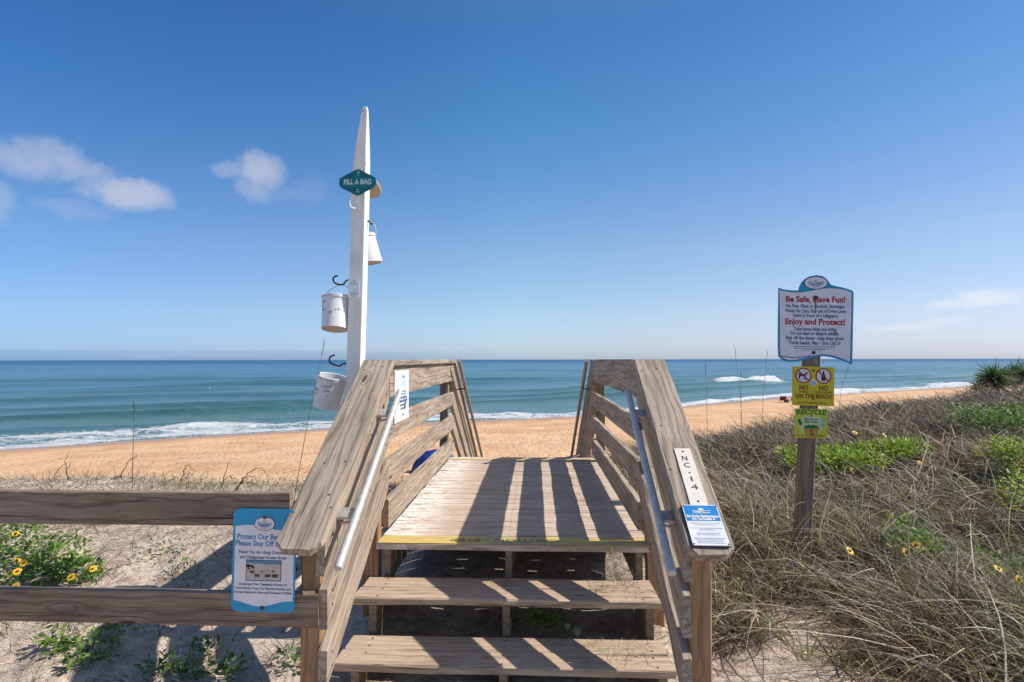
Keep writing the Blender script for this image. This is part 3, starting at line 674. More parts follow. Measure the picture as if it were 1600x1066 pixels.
lettering('lettering', M['platewhite'], sg, [('Sea Turtle Nesting Season', 0, .040, .016, .128, .0011), ('May 1 to October 31', 0, .026, .015, .092, .0011), ('VOLUSIA COUNTY', 0, .057, .008, .06, .0003)], .0091)
b = MB(); pts = []
for i in range(28):
    r = (1 if i % 2 else .5) * .017; a = math.pi * i / 27; pts.append((r * math.cos(a), .070 + r * math.sin(a)))
b.poly(pts, .0088, .0091)
for dy in (.062, .068): t = wave(-.036, .036, dy, .0022, 14, dy * 400); b.poly(t + [(u, v - .0026) for u, v in reversed(t)], .0092, .0095)
b.build('emblem', M['platewhite'], sg)
b = MB(); rn = random.Random(5)
for y, wd in ((.006, .12), (-.003, .09), (-.019, .12), (-.027, .06), (-.043, .09), (-.051, .09), (-.067, .12), (-.0745, .11), (-.082, .10), (-.0895, .11)): scribble(b, 0, y, wd, .0024, .0084, rn)
b.build('small_print', M['navy'], sg)
for x, y in ((-.066, .094), (.066, .094), (-.066, -.094), (.066, -.094)): bolt(sg, x, y, .008, .0035)
# plaque on inner face of the left rail
sg = empty('white_rail_plaque', 'white upright plaque with faded blue print on the inner left railing by the pipe', 'plaque', (-.877, 3.55, -.245), (R(90), 0, R(90)))
b = MB(); b.poly(rrect(-.19, -.155, .19, .175, .004, 3), 0, .004); b.build('plate', M['platewhite'], sg)
b = MB(); rn = random.Random(8)
for y, h, wd in ((.035, .008, .2), (.018, .008, .2), (-.004, .016, .24), (-.026, .016, .26), (-.052, .012, .12), (-.075, .012, .1)): scribble(b, .01, y, wd, h, .0044, rn)
b.build('faded_print', M['navy'], sg)
b = MB(); b.poly([(.05, -.085), (.09, -.08), (.12, -.01), (.09, -.03), (.06, -.045)], .0042, .0046); b.build('blue_figure', M['navy'], sg)
b = MB(); b.poly([(-.03, .10), (.05, .15), (.12, .10), (.12, .06), (-.03, .07)], .0042, .0045); b.build('faded_emblem', plain('faded_blue', (.60, .68, .76)), sg)
for y in (.135, -.115): bolt(sg, 0.02, y, .004, .008)

# ================================================================== white bucket pole
YP = 3.6
pole = empty('bucket_pole', 'tall leaning white painted post with pointed top and hooks beside the left railing', 'post', (-1.21, YP, gz(-1.21, YP)))
pinvp = Matrix.Translation(-pole.location)
def ppart(b, name, m, **kw): o = b.build(name, m, pole, **kw); o.matrix_parent_inverse = pinvp; return o
b = MB(); rows = []
def prow(pxl, pxr, py, w2=None, zz=None, dep=.092):
    a, c = at(pxl, py, YP), at(pxr, py, YP); z = a.z if zz is None else zz
    rows.append([(a.x, YP, z), (c.x, YP, z), (c.x + .004, YP + dep, z), (a.x + .004, YP + dep, z)])
g0 = gz(-1.21, YP) - .4; lx, rxx = at(540, 590, YP), at(562.5, 590, YP)
rows.append([(lx.x - .045, YP, g0), (rxx.x - .045, YP, g0), (rxx.x - .041, YP + .092, g0), (lx.x - .041, YP + .092, g0)])
for py, l, r_ in ((590, 540, 562.3), (520, 542.5, 564.5), (440, 545.4, 567), (360, 547.6, 569), (300, 549.5, 570.5), (262, 550.8, 571.3)): prow(l, r_, py)
for py, l, r_ in ((240, 553.6, 571.8), (200, 560.5, 572.8), (172, 565.2, 573.4), (166, 567.4, 572.2)): prow(l, r_, py, dep=.092 * (py - 150) / 112 + .01)
vs, gs, fs = [], [], []
for rw in rows:
    for q in rw: vs.append(Vector(q) + Vector(RS.normal(0, .0006, 3)))
for i in range(len(rows) - 1):
    for j in range(4): fs.append((i * 4 + j, i * 4 + (j + 1) % 4, i * 4 + 4 + (j + 1) % 4, i * 4 + 4 + j))
fs += [(3, 2, 1, 0), tuple(len(rows) * 4 - 4 + j for j in range(4))]
b.add(vs, fs); ppart(b, 'post', M['white'], bevel=.004)
def hook(pts, name='hook', r=.0055, m=M['iron']):
    # smooth the control points
    P = [Vector(p) for p in pts]
    for _ in range(3):
        Q = [P[0]]
        for a, c in zip(P, P[1:]): Q += [a * .75 + c * .25, a * .25 + c * .75]
        P = Q + [P[-1]]
    b = MB(); b.tube(P, r, 10); return ppart(b, name, m, smooth=True)
hp = lambda px, py, y=YP + .03: at(px, py, y)
hook([hp(546, 437), hp(540, 439), hp(537, 445), hp(530, 445), hp(523, 443), hp(520, 437), hp(522, 432), hp(528, 431)])
hook([hp(542, 568), hp(535, 569), hp(530, 573), hp(523, 570), hp(516, 568), hp(514, 562), hp(516, 557), hp(523, 555)])
hook([at(555, 326, YP - .002), at(554, 325, YP - .04), at(551, 326, YP - .06), at(546, 320, YP - .06), at(547, 311, YP - .06), at(550, 309, YP - .06)], r=.0045, m=M['plastic'])
hook([hp(573, 345, YP + .06), hp(577, 346, YP + .06), hp(580, 351, YP + .06), hp(583, 349, YP + .06)])
hook([hp(566, 276, YP + .11), hp(577, 277, YP + .13), hp(581, 282, YP + .13), hp(584, 279, YP + .13)])
# hexagonal sign
c = at(559, 285, YP - .012)
sg = empty('fill_a_bag_sign', 'teal hexagonal sign reading FILL A BAG near the top of the white post', 'sign', tuple(c), sign_rot(0, 0, 0))
k = 850 / 3.58 * .985
def hexo(s):
    q = [(0, 21), (22, 10.5), (27, 7), (29.6, 2), (29.6, -3), (27, -8), (22, -11), (0, -21.5), (-22, -11), (-27, -8), (-29.6, -3), (-29.6, 2), (-27, 7), (-22, 10.5)]
    return [(x * s / k, y * s / k) for x, y in q]
b = MB(); b.poly(hexo(1), 0, .003); b.build('panel', M['tealdk'], sg)
b = MB(); b.poly([(-29 / k, 8.2 / k * .0 + .028), (-25.3 / k, .0345), (25.3 / k, .0345), (29 / k, .028), (29.2 / k, -.02), (25 / k, -.036), (-25 / k, -.036), (-29.2 / k, -.02)], .0031, .0036); b.build('band', M['teal'], sg)
lettering('lettering', plain('sign_silver', (.62, .74, .72), .4), sg, [('FILL A BAG', 0, .0, .047, .188, .0018), ('VOLUSIA', 0, -.067, .010, .03, .0003)], .0042)
b = MB(); b.poly([(-.028, .040), (0, .046), (.03, .040), (0, .043)], .0032, .0038); b.poly(ell(.004, .064, .012, .006, 10), .0032, .0038); b.poly([(.002, .044), (.006, .044), (.006, .062), (.003, .062)], .0039, .0043); b.poly(ell(.004, .070, .005, .007, 10), .0039, .0043)
b.poly(rrect(-.006, -.056, .006, -.045, .001, 2), .0032, .0038); b.build('palm_emblem', M['teallt'], sg)
# small info plate (its square code is left out)
c = at(553, 451, YP - .004)
sg = empty('info_plate', 'small white plate with a teal heading screwed to the middle of the white post', 'plate', tuple(c), sign_rot(0, 0, -.6))
b = MB(); b.poly(rrect(-.037, -.063, .037, .063, .003, 3), 0, .002); b.build('plate', plain('info_white', (.90, .92, .94), .35), sg); b = MB(); b.poly(rrect(-.039, -.065, .039, .065, .003, 3), -.002, -.0002); b.build('backing', M['signwhite'], sg)
b = MB(); rn = random.Random(2); scribble(b, 0, .036, .056, .007, .0024, rn); scribble(b, 0, .024, .05, .005, .0024, rn); scribble(b, 0, -.03, .046, .005, .0024, rn); scribble(b, 0, -.04, .05, .005, .0024, rn); b.build('heading', M['teallt'], sg)
for y in (.053, -.053): bolt(sg, 0, y, .002, .004)
# buckets
def bucket(px, py, Yb, h, rt, rb, tilt, label, hang, squig, face=0, bottom=None):
    """origin at the rim centre; tilt = (about y axis, about x axis)"""
    c = at(px, py, Yb)
    e = empty('plastic_bucket', label, 'bucket', tuple(c), (R(tilt[1]), R(tilt[0]), 0), 'white plastic buckets hung on the post')
    b = MB(); t = .003
    prof = [(0.0005, -h), (rb * .9, -h), (rb * .93, -h - .004), (rb, -h - .003), (rb, -h + .006), (rt, -.022), (rt + .006, -.020), (rt + .008, -.0), (rt + .004, .003), (rt - t, .001), (rb - t, -h + .008), (.0005, -h + .008)]
    b.lathe(prof, 44); o = b.build('body', bottom or M['plastic'], e, smooth=True)
    if bottom:
        o.data.materials.clear(); o.data.materials.append(M['plastic']); o.data.materials.append(M['tanlit'])
        for p in o.data.polygons:
            if p.center.z < -h + .0005: p.material_index = 1  # underside takes the tan lit colour
    wire = MB(); hg = Matrix.Rotation(R(tilt[0]), 3, 'Y'); hang_l = e.rotation_euler.to_matrix().transposed() @ (Vector(hang) - c) if hang is not None else Vector((0, 0, rt * 1.2))
    P = []
    for i in range(17):
        a = math.pi * i / 16; q = Vector((math.cos(a) * (rt + .008), 0, -.012)); w_ = math.sin(a) ** .8
        P.append(q * (1 - w_ * 0) * 1.0 if False else Vector((q.x * (1 - .25 * w_), 0, -.012)) + (hang_l - Vector((0, 0, -.012))) * w_)
    wire.tube(P, .0032, 8); wire.build('handle', M['plastic'], e, smooth=True)
    # marks round the bucket: curved dashes hugging the wall
    def wrap(ang, z, dx, dz):
        r = (rb + (rt - rb) * min(1, (z + h) / (h - .022)) + .0012) if z < -.018 else rt + .0095; a = ang + dx / r
        return Vector((r * math.sin(a), -r * math.cos(a), z + dz))
    for name, m, items in squig:
        b = MB(); rn = random.Random(hash(name) % 97 if False else len(name) + int(px))
        for ang, z, wd, s in items:
            tx = None
            vs, fs = text_mesh(s, wd[1], .0004, 1, wd[0]); b.add([wrap(R(ang), z + v.y - 0, v.x, 0) for v in vs], fs)
        b.build(name, m, e)
    return e
hk1 = at(533, 446, YP + .03); hk2 = at(528, 573, YP + .03)
cr = M['iron']
dots = [(a, -.010, (.006, .012), 'o') for a in range(-60, 20, 9)]
bucket(527, 466, YP + .07, .220, .097, .087, (-1, -13), 'white bucket with tan light coloured onto its base hanging from the middle black hook', hk1,
       [('rim_marks', M['maroon'], [(a, -.011, (.007, .014), 'o') for a in range(-55, 10, 9)]),
        ('writing', M['navy'], [(-42, -.055, (.045, .022), 'ilovu'), (-48, -.085, (.018, .018), 'e'), (-40, -.115, (.045, .016), 'snaer')]),
        ('red_writing', M['redtx'], [(-2, -.135, (.03, .012), 'snaed'), (-2, -.150, (.02, .010), 'Bit')])][:0] +
       [('rim_marks', M['maroon'], [(a, -.011, (.008, .016), 'x') for a in range(-55, 30, 9)])], bottom=M['plastic'])
bucket(520, 588, YP + .07, .215, .100, .090, (13, 5), 'lowest white bucket with red and dark writing tilting behind the left cap rail', hk2,
       [('rim_marks', M['maroon'], [(a, -.011, (.008, .016), 'x') for a in range(-40, 30, 9)])])
bucket(571, 367, YP + .17, .200, .066, .086, (-9, 3), 'blank white bucket hanging behind the right side of the white post', at(577, 348, YP + .12), [], bottom=M['plastic'])
# lid hung at the back near the top
c = at(569, 292, YP + .16)
e = empty('plastic_disc', 'round plastic disc coloured as tan lit hanging behind the teal hexagonal sign', 'disc', tuple(c), (R(-26), R(14), 0))
b = MB(); b.lathe([(.0005, 0), (.108, 0), (.118, .004), (.121, .020), (.117, .020), (.112, .008), (.0005, .006)], 44); b.build('base', M['tanlit'], e, smooth=True)  # tan light is part of the disc's colour
b = MB(); b.lathe([(.055, -.002), (.06, -.004), (.065, -.002), (.06, .001)], 40); b.build('ridge', M['tanlit'], e, smooth=True)
def squiggles(owner, name, m, items, rt, rb, h):
    b = MB()
    for ang, z, wd, hh, n in items:
        pts = []
        for i in range(n * 6 + 1):
            t = i / (n * 6); r = rb + (rt - rb) * min(1, (z + h) / (h - .022)) + .0010; a = R(ang) + (t - .5) * wd / r
            zz = z + hh * .5 * math.sin(t * n * 2 * math.pi) * (1 + .5 * math.sin(t * 17 + n)) + t * hh * .6; a += .25 * hh * math.cos(t * n * 2 * math.pi) / r
            pts.append((r * math.sin(a), -r * math.cos(a), zz))
        b.tube(pts, .0011, 5)
    b.build(name, m, owner)
bk = [o for o in COL.objects if o.name.startswith('plastic_bucket')]
squiggles(bk[0], 'writing', M['navy'], [(-45, -.05, .05, .010, 4), (-50, -.08, .02, .009, 2), (-42, -.105, .045, .008, 4), (25, -.11, .04, .012, 2)], .097, .087, .220)
squiggles(bk[0], 'red_writing', M['redtx'], [(-5, -.128, .035, .009, 4), (-5, -.142, .018, .007, 2)], .097, .087, .220)
squiggles(bk[1], 'writing', M['navy'], [(5, -.06, .07, .014, 5), (10, -.09, .05, .010, 4), (14, -.12, .02, .010, 2)], .100, .090, .215)
squiggles(bk[1], 'red_writing', M['redtx'], [(-42, -.10, .045, .014, 4), (-42, -.128, .02, .010, 2)], .100, .090, .215)

# ================================================================== signpost at the right
YS = 4.12
g = at(1258.5, 830, YS); tpt = at(1277.5, 470, YS)
sp = empty('wooden_signpost', 'weathered square wooden post leaning slightly right in the dune grass', 'post', (g.x, YS, gz(g.x, YS)))
b = MB(); ax = Vector((tpt.x - g.x, 0, tpt.z - g.z)); P0 = Vector((g.x - .045, YS, g.z)) - ax * .35
b.plank(P0, Vector((g.x - .045, YS, g.z)) + ax, (.092, 0, 0), (0, .10, 0), cham=.006, seg=14)
o = b.build('post', M['sign_post'], sp); o.matrix_parent_inverse = Matrix.Translation(-sp.location)
k = 850 / 4.09
OUT = [(1219, 450), (1228, 453), (1240, 454.5), (1249, 454.5), (1251, 448), (1254, 442), (1259, 437), (1266, 433), (1276, 431), (1285, 432.5), (1291, 436), (1295, 441), (1298, 446), (1304, 448), (1314, 450), (1324, 453), (1330, 455.5), (1332, 459),
       (1331.2, 480), (1330, 510), (1328.5, 545), (1327.5, 569), (1318, 565), (1307, 560.5), (1296, 557.5), (1284, 556), (1272, 557.5), (1258, 561), (1244, 564.2), (1232, 564.8), (1224, 562.5), (1217, 556), (1216.4, 540), (1217.4, 500)]
def besafe(front):
    c = at(1274, 508, YS - .012 if front else YS + .115)
    if front: lab = 'blue edged white sign reading Be Safe, Have Fun on the wooden post'
    else: lab = 'matching grey backed sign on the far side of the wooden post'
    sg = empty('beach_rules_sign', lab, 'sign', tuple(c), sign_rot(0, 0, 0))
    o1 = pl(OUT, 1274, 508, k); b = MB(); b.poly(o1[::-1], 0, .004); pan = b.build('panel', M['cyan'] if front else M['signwhite'], sg)
    if not front: return sg
    b = MB()
    i1, i2 = inset(o1, 2.0 / k), inset(o1, 2.8 / k)
    face = [(1220.5, 454)] + [(1231, 456.5), (1243, 457.8), (1256, 457.5), (1268, 455.5), (1280, 453), (1292, 451.8), (1302, 451.7), (1314, 453.3), (1324, 456), (1328.6, 458.5), (1327.4, 500), (1325, 545), (1324.2, 564.8),
        (1310, 558.5), (1297, 554.4), (1284, 553), (1271, 554.6), (1257, 558), (1244, 561.3), (1233, 561.8), (1225, 559.5), (1219.8, 555), (1219.4, 540), (1220.2, 500)]
    fp = pl(face, 1274, 508, k); 
    b.poly(inset(fp, -.9 / k)[::-1], .004, .0046); b.build('border', M['bluedk'], sg)
    b = MB(); b.poly(fp[::-1], .0046, .0052); b.build('sign_face', M['signwhite'], sg)
    X_ = lambda x: (x - 1274) / k; Y_ = lambda y: -(y - 508) / k; rr = R(-1.3)
    def L(t, x, y, s, w_, bo): return (t, (X_(x) * 1) / 1, Y_(y), s / k, w_ / k, bo)
    def lets(m, ls):
        cr_, sr_ = math.cos(rr), math.sin(rr)
        for tx, x, y, s, wd, bo in ls:
            b = MB(); vs, fs = text_mesh(tx, s, bo, 1, wd); b.add([(x + v.x * cr_ - v.y * sr_, y + v.x * sr_ + v.y * cr_, .0058) for v in vs], fs)
            b.build('lettering', m, sg)
    lets(M['redtx'], [L('Be Safe, Have Fun!', 1274.5, 469, 12.5, 89.5, .0022), L('Enjoy and Protect!', 1273, 503.5, 12.5, 89.5, .0022)])
    lets(M['navy'], [L('No Pets, Glass or Alcoholic Beverages', 1274, 479.2, 7.6, 88, .0010), L('Watch for Cars, Stay out of Drive Lanes', 1274, 486.6, 7.6, 92, .0010), L('Swim in front of a Lifeguard', 1273.5, 493.8, 7.6, 67, .0010),
        L('Take home what you bring', 1272.5, 514.5, 7.8, 64, .0011), L('Do not feed or disturb wildlife', 1272, 521.3, 7.8, 72, .0011), L('Stay off the dunes - help them grow', 1272, 528.3, 7.8, 87, .0011), L('Turtle Season: May 1 thru Oct 31', 1271.5, 535.8, 7.8, 77, .0011),
        ('VOLUSIA  COUNTY  FLORIDA', X_(1244), Y_(558.2), 3.2 / k, 50 / k, .0002)][:7])
    b = MB(); rn = random.Random(6)
    for y, wd in ((541, 62), (543.6, 62), (546.2, 36)): scribble(b, X_(1271.5), Y_(y), wd / k, 1.0 / k, .0058, rn)
    for i in range(16):
        t = i / 16; xx = X_(1221 + 46 * t); yy = Y_(556.8 + 3.0 * math.sin(t * 3.0) - 2.2 * t); b.poly([(xx, yy), (xx + 2.1 / k, yy), (xx + 2.1 / k, yy + 1.7 / k), (xx, yy + 1.7 / k)], .0054, .0058)
    b.build('small_print', M['navy'], sg)
    emblem(sg, X_(1275.5), Y_(443.2), 18.2 / k, 9.9 / k, .0056)
    bolt(sg, X_(1274), Y_(466), .006, .016); bolt(sg, X_(1270), Y_(550.5), .0056, .013)
    b = MB(); b.poly([(X_(1272.5), Y_(468)), (X_(1276), Y_(468)), (X_(1275.2), Y_(481)), (X_(1274.4), Y_(494)), (X_(1273.4), Y_(482))], .0060, .0062); b.build('rust_stain', plain('rust', (.33, .17, .07), .8), sg)
    return sg
besafe(True); besafe(False)
# yellow prohibition sign
k = 850 / 4.10
c = at(1270.3, 603.6, YS - .008)
sg = empty('no_animals_no_glass_sign', 'yellow sign with two red prohibition circles reading NO ON THE BEACH', 'sign', tuple(c), sign_rot(0, 0, -1.6))
b = MB(); b.poly(rrect(-31.3 / k, -29.8 / k, 31.3 / k, 29.8 / k, .004, 3), 0, .003); b.build('panel', M['signyel'], sg)
for nm, cx in (('prohibition_circle', -14.9), ('prohibition_circle', 15.2)):
    cy = 16.0; b = MB(); b.poly(ell(cx / k, cy / k, 11.8 / k, 11.8 / k), .003, .0035); pc = b.build(nm, M['signwhite'], sg)
    b = MB()
    if cx < 0:
        D = [(-8, 4), (-7, 0), (-7.6, -6), (-6, -6), (-4.5, -1), (1, -1), (1.5, -6.5), (3, -6.5), (3.4, -1), (4.4, 2.5), (6, 3), (8.2, 1.8), (7.6, 3.6), (5, 5.6), (3.6, 5.2), (3, 3), (0, 2.4), (-5, 2.4), (-7, 4.4)]
    else:
        D = [(-3.2, -8), (-3.2, 0), (-1.4, 3), (-1.2, 8), (1.2, 8), (1.4, 3), (3.2, 0), (3.2, -8)]
    b.poly([((cx + x * .95) / k, (cy + y * .95) / k) for x, y in D], .0038, .0042); b.build('silhouette', M['black'], pc)
    b = MB(); ring(b, cx / k, cy / k, 10.2 / k, 12.1 / k, .0048); s2 = .7071; w_ = .95
    b.add([((cx + sx * s2 * 10.6 + q * w_ * s2) / k, (cy - sx * s2 * 10.6 + q * w_ * s2) / k, .0048) for sx, q in ((-1, -1), (1, -1), (1, 1), (-1, 1))], [(0, 1, 2, 3)]); b.build('red_ring', M['redtx'], pc)
lettering('lettering', M['brownred'], sg, [('NO', -14 / k, -2.8 / k, 10 / k, 13.5 / k, .0016), ('NO', 15.5 / k, -2.8 / k, 10 / k, 13.5 / k, .0016), ('ON THE BEACH', .3 / k, -15.6 / k, 9 / k, 54 / k, .0014),
    ('ANIMALS', -14 / k, -9.0 / k, 4.0 / k, 14 / k, .0004), ('GLASS - ALCOHOL', 16 / k, -9.0 / k, 4.0 / k, 26 / k, .0004)], .0042)
b = MB(); scribble(b, 0, -25.5 / k, 46 / k, 1.8 / k, .0036, random.Random(4)); b.build('small_print', M['brownred'], sg)
b = MB(); b.poly(ell(.2 / k, 5.2 / k, 5 / k, 5 / k), .0034, .0038); cb = b.build('round_emblem', M['signwhite'], sg)
b = MB()
for dy in (2.2, 0, -2.2): t = wave(-3.8 / k, 3.8 / k, (5 + dy) / k, .3 / k, 8); b.poly(t + [(u, v - 1.1 / k) for u, v in reversed(t)], .0040, .0043)
b.build('emblem_waves', M['blue'], cb)
bolt(sg, 0, 24 / k, .003, .009); bolt(sg, 0, -19.7 / k, .0046, .006)
# recycle sign
c = at(1267, 661.8, YS - .008); k = 850 / 4.10
sg = empty('recycle_sign', 'small green and yellow RECYCLE sign with a bin picture, lowest on the wooden post', 'sign', tuple(c), sign_rot(0, 0, -1.4))
b = MB(); b.poly(rrect(-24.3 / k, -22.3 / k, 24.3 / k, 22.3 / k, .004, 3), 0, .003); b.build('panel', plain('recycle_yellow', (.66, .68, .03), .4), sg)
b = MB(); b.poly(ell(0, -2 / k, 19 / k, 15 / k), .003, .0034); b.build('pale_oval', plain('pale_lime', (.70, .78, .32), .5), sg)
lettering('lettering', M['green'], sg, [('RECYCLE', .5 / k, 17.0 / k, 10.5 / k, 44 / k, .0016)], .0042)
lettering('lettering', M['navy'], sg, [('Aluminum Cans', 0, 6.8 / k, 4.2 / k, 22 / k, .0005), ('Plastic Bottles', 0, 2.6 / k, 4.2 / k, 20 / k, .0005)], .0042)
b = MB(); b.poly([(-10 / k, -6.5 / k), (-8 / k, -21.5 / k), (9 / k, -21.5 / k), (11 / k, -6.5 / k)], .0036, .004); b.poly([(-12 / k, -9.5 / k), (-11 / k, -6 / k), (12 / k, -6 / k), (13 / k, -9.5 / k)], .0041, .0045); b.build('bin_picture', M['orange'], sg)
b = MB(); b.poly(ell(.4 / k, -5 / k, 11 / k, 2.8 / k), .0047, .0051); b.poly([(-20.5 / k, 5 / k), (-16.5 / k, 7 / k), (-12.5 / k, -1.5 / k), (-16.5 / k, -3.6 / k)], .0036, .004); b.build('can_picture', M['green'], sg)
b = MB(); b.poly([(15 / k, -6 / k), (18.8 / k, -5.4 / k), (20.6 / k, 4.5 / k), (18.6 / k, 8 / k), (18.6 / k, 9.6 / k), (16.9 / k, 9.6 / k), (16.6 / k, 7.6 / k), (14.6 / k, 4 / k)][::-1], .0036, .004); b.build('bottle_picture', plain('bottle_blue', (.35, .48, .62)), sg)
b = MB(); rn = random.Random(7); scribble(b, -16 / k, -18.5 / k, 10 / k, 1.6 / k, .0037, rn); b.build('small_print', M['green'], sg); b = MB(); scribble(b, 16 / k, -18.3 / k, 11 / k, 2.4 / k, .0037, rn); b.build('small_print', M['green'], sg); b = MB(); b.poly(ell(1 / k, -16 / k, 3 / k, 3.4 / k, 3), .0047, .005); b.build('bin_emblem', M['green'], sg)
for y in (11.5, -10.5): bolt(sg, 0, y / k, .0044, .006)

# ================================================================== things down on the beach
c = on_z(681, 724, -4.2); zt = gz(c.x, c.y)
e = empty('beach_tent', 'dark blue dome shaped fabric shelter on the sand beyond the left railing', 'tent', (c.x, c.y, zt))
b = MB(); n = 8; vs = []; rings_ = [(1.0, 0), (.90, .34), (.66, .66), (.34, .86), (.0, .93)]
for r_, z_ in rings_: vs += [(r_ * math.cos(2 * math.pi * (j + .3) / n), r_ * .8 * math.sin(2 * math.pi * (j + .3) / n), z_) for j in range(n)]
b.add(vs, [(i * n + j, i * n + (j + 1) % n, (i + 1) * n + (j + 1) % n, (i + 1) * n + j) for i in range(4) for j in range(n)]); b.build('canopy', M['tent'], e)
b = MB(); 
for j in (0, 2, 4, 6): b.tube([Vector((r_ * 1.01 * math.cos(2 * math.pi * (j + .3) / n), r_ * .81 * math.sin(2 * math.pi * (j + .3) / n), z_ * 1.01)) for r_, z_ in rings_[:4]], .012, 6)
b.build('tent_pole', M['iron'], e)
def chair(px, py, m, label, rz, s=1.0, name='beach_chair', Zg=None):
    z0 = -4.95; c = on_z(px, py, z0)
    for _ in range(6): z0 = gz(c.x, c.y); c = on_z(px, py, z0)
    e = empty(name, label, 'chair', tuple(c), (0, 0, R(rz)), 'low beach chairs by the water')
    b = MB(); b.plank((-.28 * s, -.25, .22), (.28 * s, -.25, .22), (0, .5, .0), (0, 0, .03), seg=3); b.build('seat', m, e)
    b = MB(); b.plank((-.28 * s, .22, .22), (.28 * s, .22, .22), (0, .25, .55), (0, .03, 0), seg=3); b.build('backrest', m, e)
    for sx in (-.29, .29):
        b = MB(); b.tube([(sx * s, -.24, 0), (sx * s, -.26, .40), (sx * s, .3, .42)], .014, 6); b.tube([(sx * s, .30, 0), (sx * s, .24, .25), (sx * s, .46, .78)], .014, 6); b.build('frame', M['iron'], e)
chair(1222.5, 628.6, M['maroon'], 'maroon low beach chair left of a brown bag by the water', 170, 1.15)
chair(1236, 628.6, M['brown'], 'dark low beach chair beside the yellow sign edge by the water', 200, .9)
z0 = -4.95; c = on_z(1229, 629, z0)
for _ in range(6): z0 = gz(c.x, c.y); c = on_z(1229, 629, z0)
e = empty('beach_bag', 'slumped brown bag on the sand between two low chairs', 'bag', tuple(c))
b = MB(); b.lathe([(.001, 0), (.28, .0), (.31, .12), (.26, .32), (.17, .38), (.001, .36)], 14); b.build('bag_body', M['brown'], e, smooth=True)
b = MB(); b.tube([Vector((.14 * math.cos(a), .02, .36 + .14 * math.sin(a))) for a in np.linspace(0, math.pi, 9)], .012, 6); b.build('handle', M['brown'], e)
# gull afloat
c = on_z(325, 612.5, SEA); b = MB(); n = 12; vs = []; prof = [(-.30, .01, .10), (-.2, .07, .10), (-.05, .12, .07), (.08, .11, .08), (.16, .06, .16), (.19, .05, .24), (.23, .055, .27), (.27, .035, .27), (.34, .005, .25)]
for x, r_, z_ in prof: vs += [(x, r_ * math.cos(2 * math.pi * j / n), z_ + r_ * math.sin(2 * math.pi * j / n)) for j in range(n)]
b.add(vs, [(i * n + j, i * n + (j + 1) % n, (i + 1) * n + (j + 1) % n, (i + 1) * n + j) for i in range(len(prof) - 1) for j in range(n)])
o = b.build('gull', M['gull'], smooth=True); zi = SEA + .35; o.location = (c.x, c.y, zi); o.scale = (1.3,) * 3; tag(o, 'tiny white seabird resting on a swell far out at the left', 'bird')
# ================================================================== vegetation
def blades(name, pos, length, width, dirv, bend, tint, seg=4, m=None, parent=None, droop=None, smooth_=False):
    """pos (n,3), length (n), width (n), dirv (n,3) unit start direction, bend (n,3) sideways push"""
    n = len(pos); t = np.linspace(0, 1, seg + 1)[None, :, None]
    L = length[:, None, None]; P = pos[:, None, :] + dirv[:, None, :] * L * t + bend[:, None, :] * L * t ** 2
    side = np.cross(dirv + bend * .7, RS.normal(0, 1, (n, 3))); side /= np.linalg.norm(side, axis=1)[:, None] + 1e-9
    wv = (width[:, None, None] * (1 - t ** 1.6 * .92)) * side[:, None, :] * .5
    V = np.stack([P - wv, P + wv], 2).reshape(-1, 3).astype('f')       # n*(seg+1)*2
    base = (np.arange(n) * (seg + 1) * 2)[:, None, None]; s = (np.arange(seg) * 2)[None, :, None]; q = base + s + np.array([0, 1, 3, 2])[None, None, :]
    q = q.reshape(-1, 4)
    me = bpy.data.meshes.new(name); me.vertices.add(len(V)); me.vertices.foreach_set('co', V.ravel())
    me.loops.add(q.size); me.loops.foreach_set('vertex_index', q.ravel().astype('i')); me.polygons.add(len(q)); me.polygons.foreach_set('loop_start', np.arange(0, q.size, 4, dtype='i'))
    me.update(calc_edges=True); me.polygons.foreach_set('use_smooth', np.ones(len(q), bool))
    a = me.attributes.new('tint', 'FLOAT_COLOR', 'POINT'); c4 = np.ones((n, (seg + 1) * 2, 4), 'f'); c4[:, :, :3] = tint[:, None, :]; a.data.foreach_set('color', c4.ravel())
    return link(name, me, m or M['veg'], parent)
STRAW = np.array([[.68, .58, .45], [.56, .465, .35], [.38, .30, .235], [.78, .69, .55], [.20, .155, .125], [.50, .44, .24]])
GREYT = np.array([[.36, .29, .235], [.22, .17, .14], [.50, .42, .33], [.11, .085, .07], [.76, .65, .52], [.26, .23, .12], [.15, .115, .095]])
GREEN = np.array([[.22, .26, .08], [.30, .32, .12], [.13, .18, .055], [.42, .41, .20], [.30, .34, .20]])
def tints(n, pal, w=None, var=.15):
    i = RS.choice(len(pal), n, p=w); return np.clip(pal[i] * (1 + RS.normal(0, var, (n, 1))), .01, .8)
def dens_ok(x, y):
    """keep sand patches, walkover and fence strip clear"""
    ok = (y < crest(x) + 1.6) & ~((x > -1.15) & (x < .82) & (y > 1.6))
    return ok
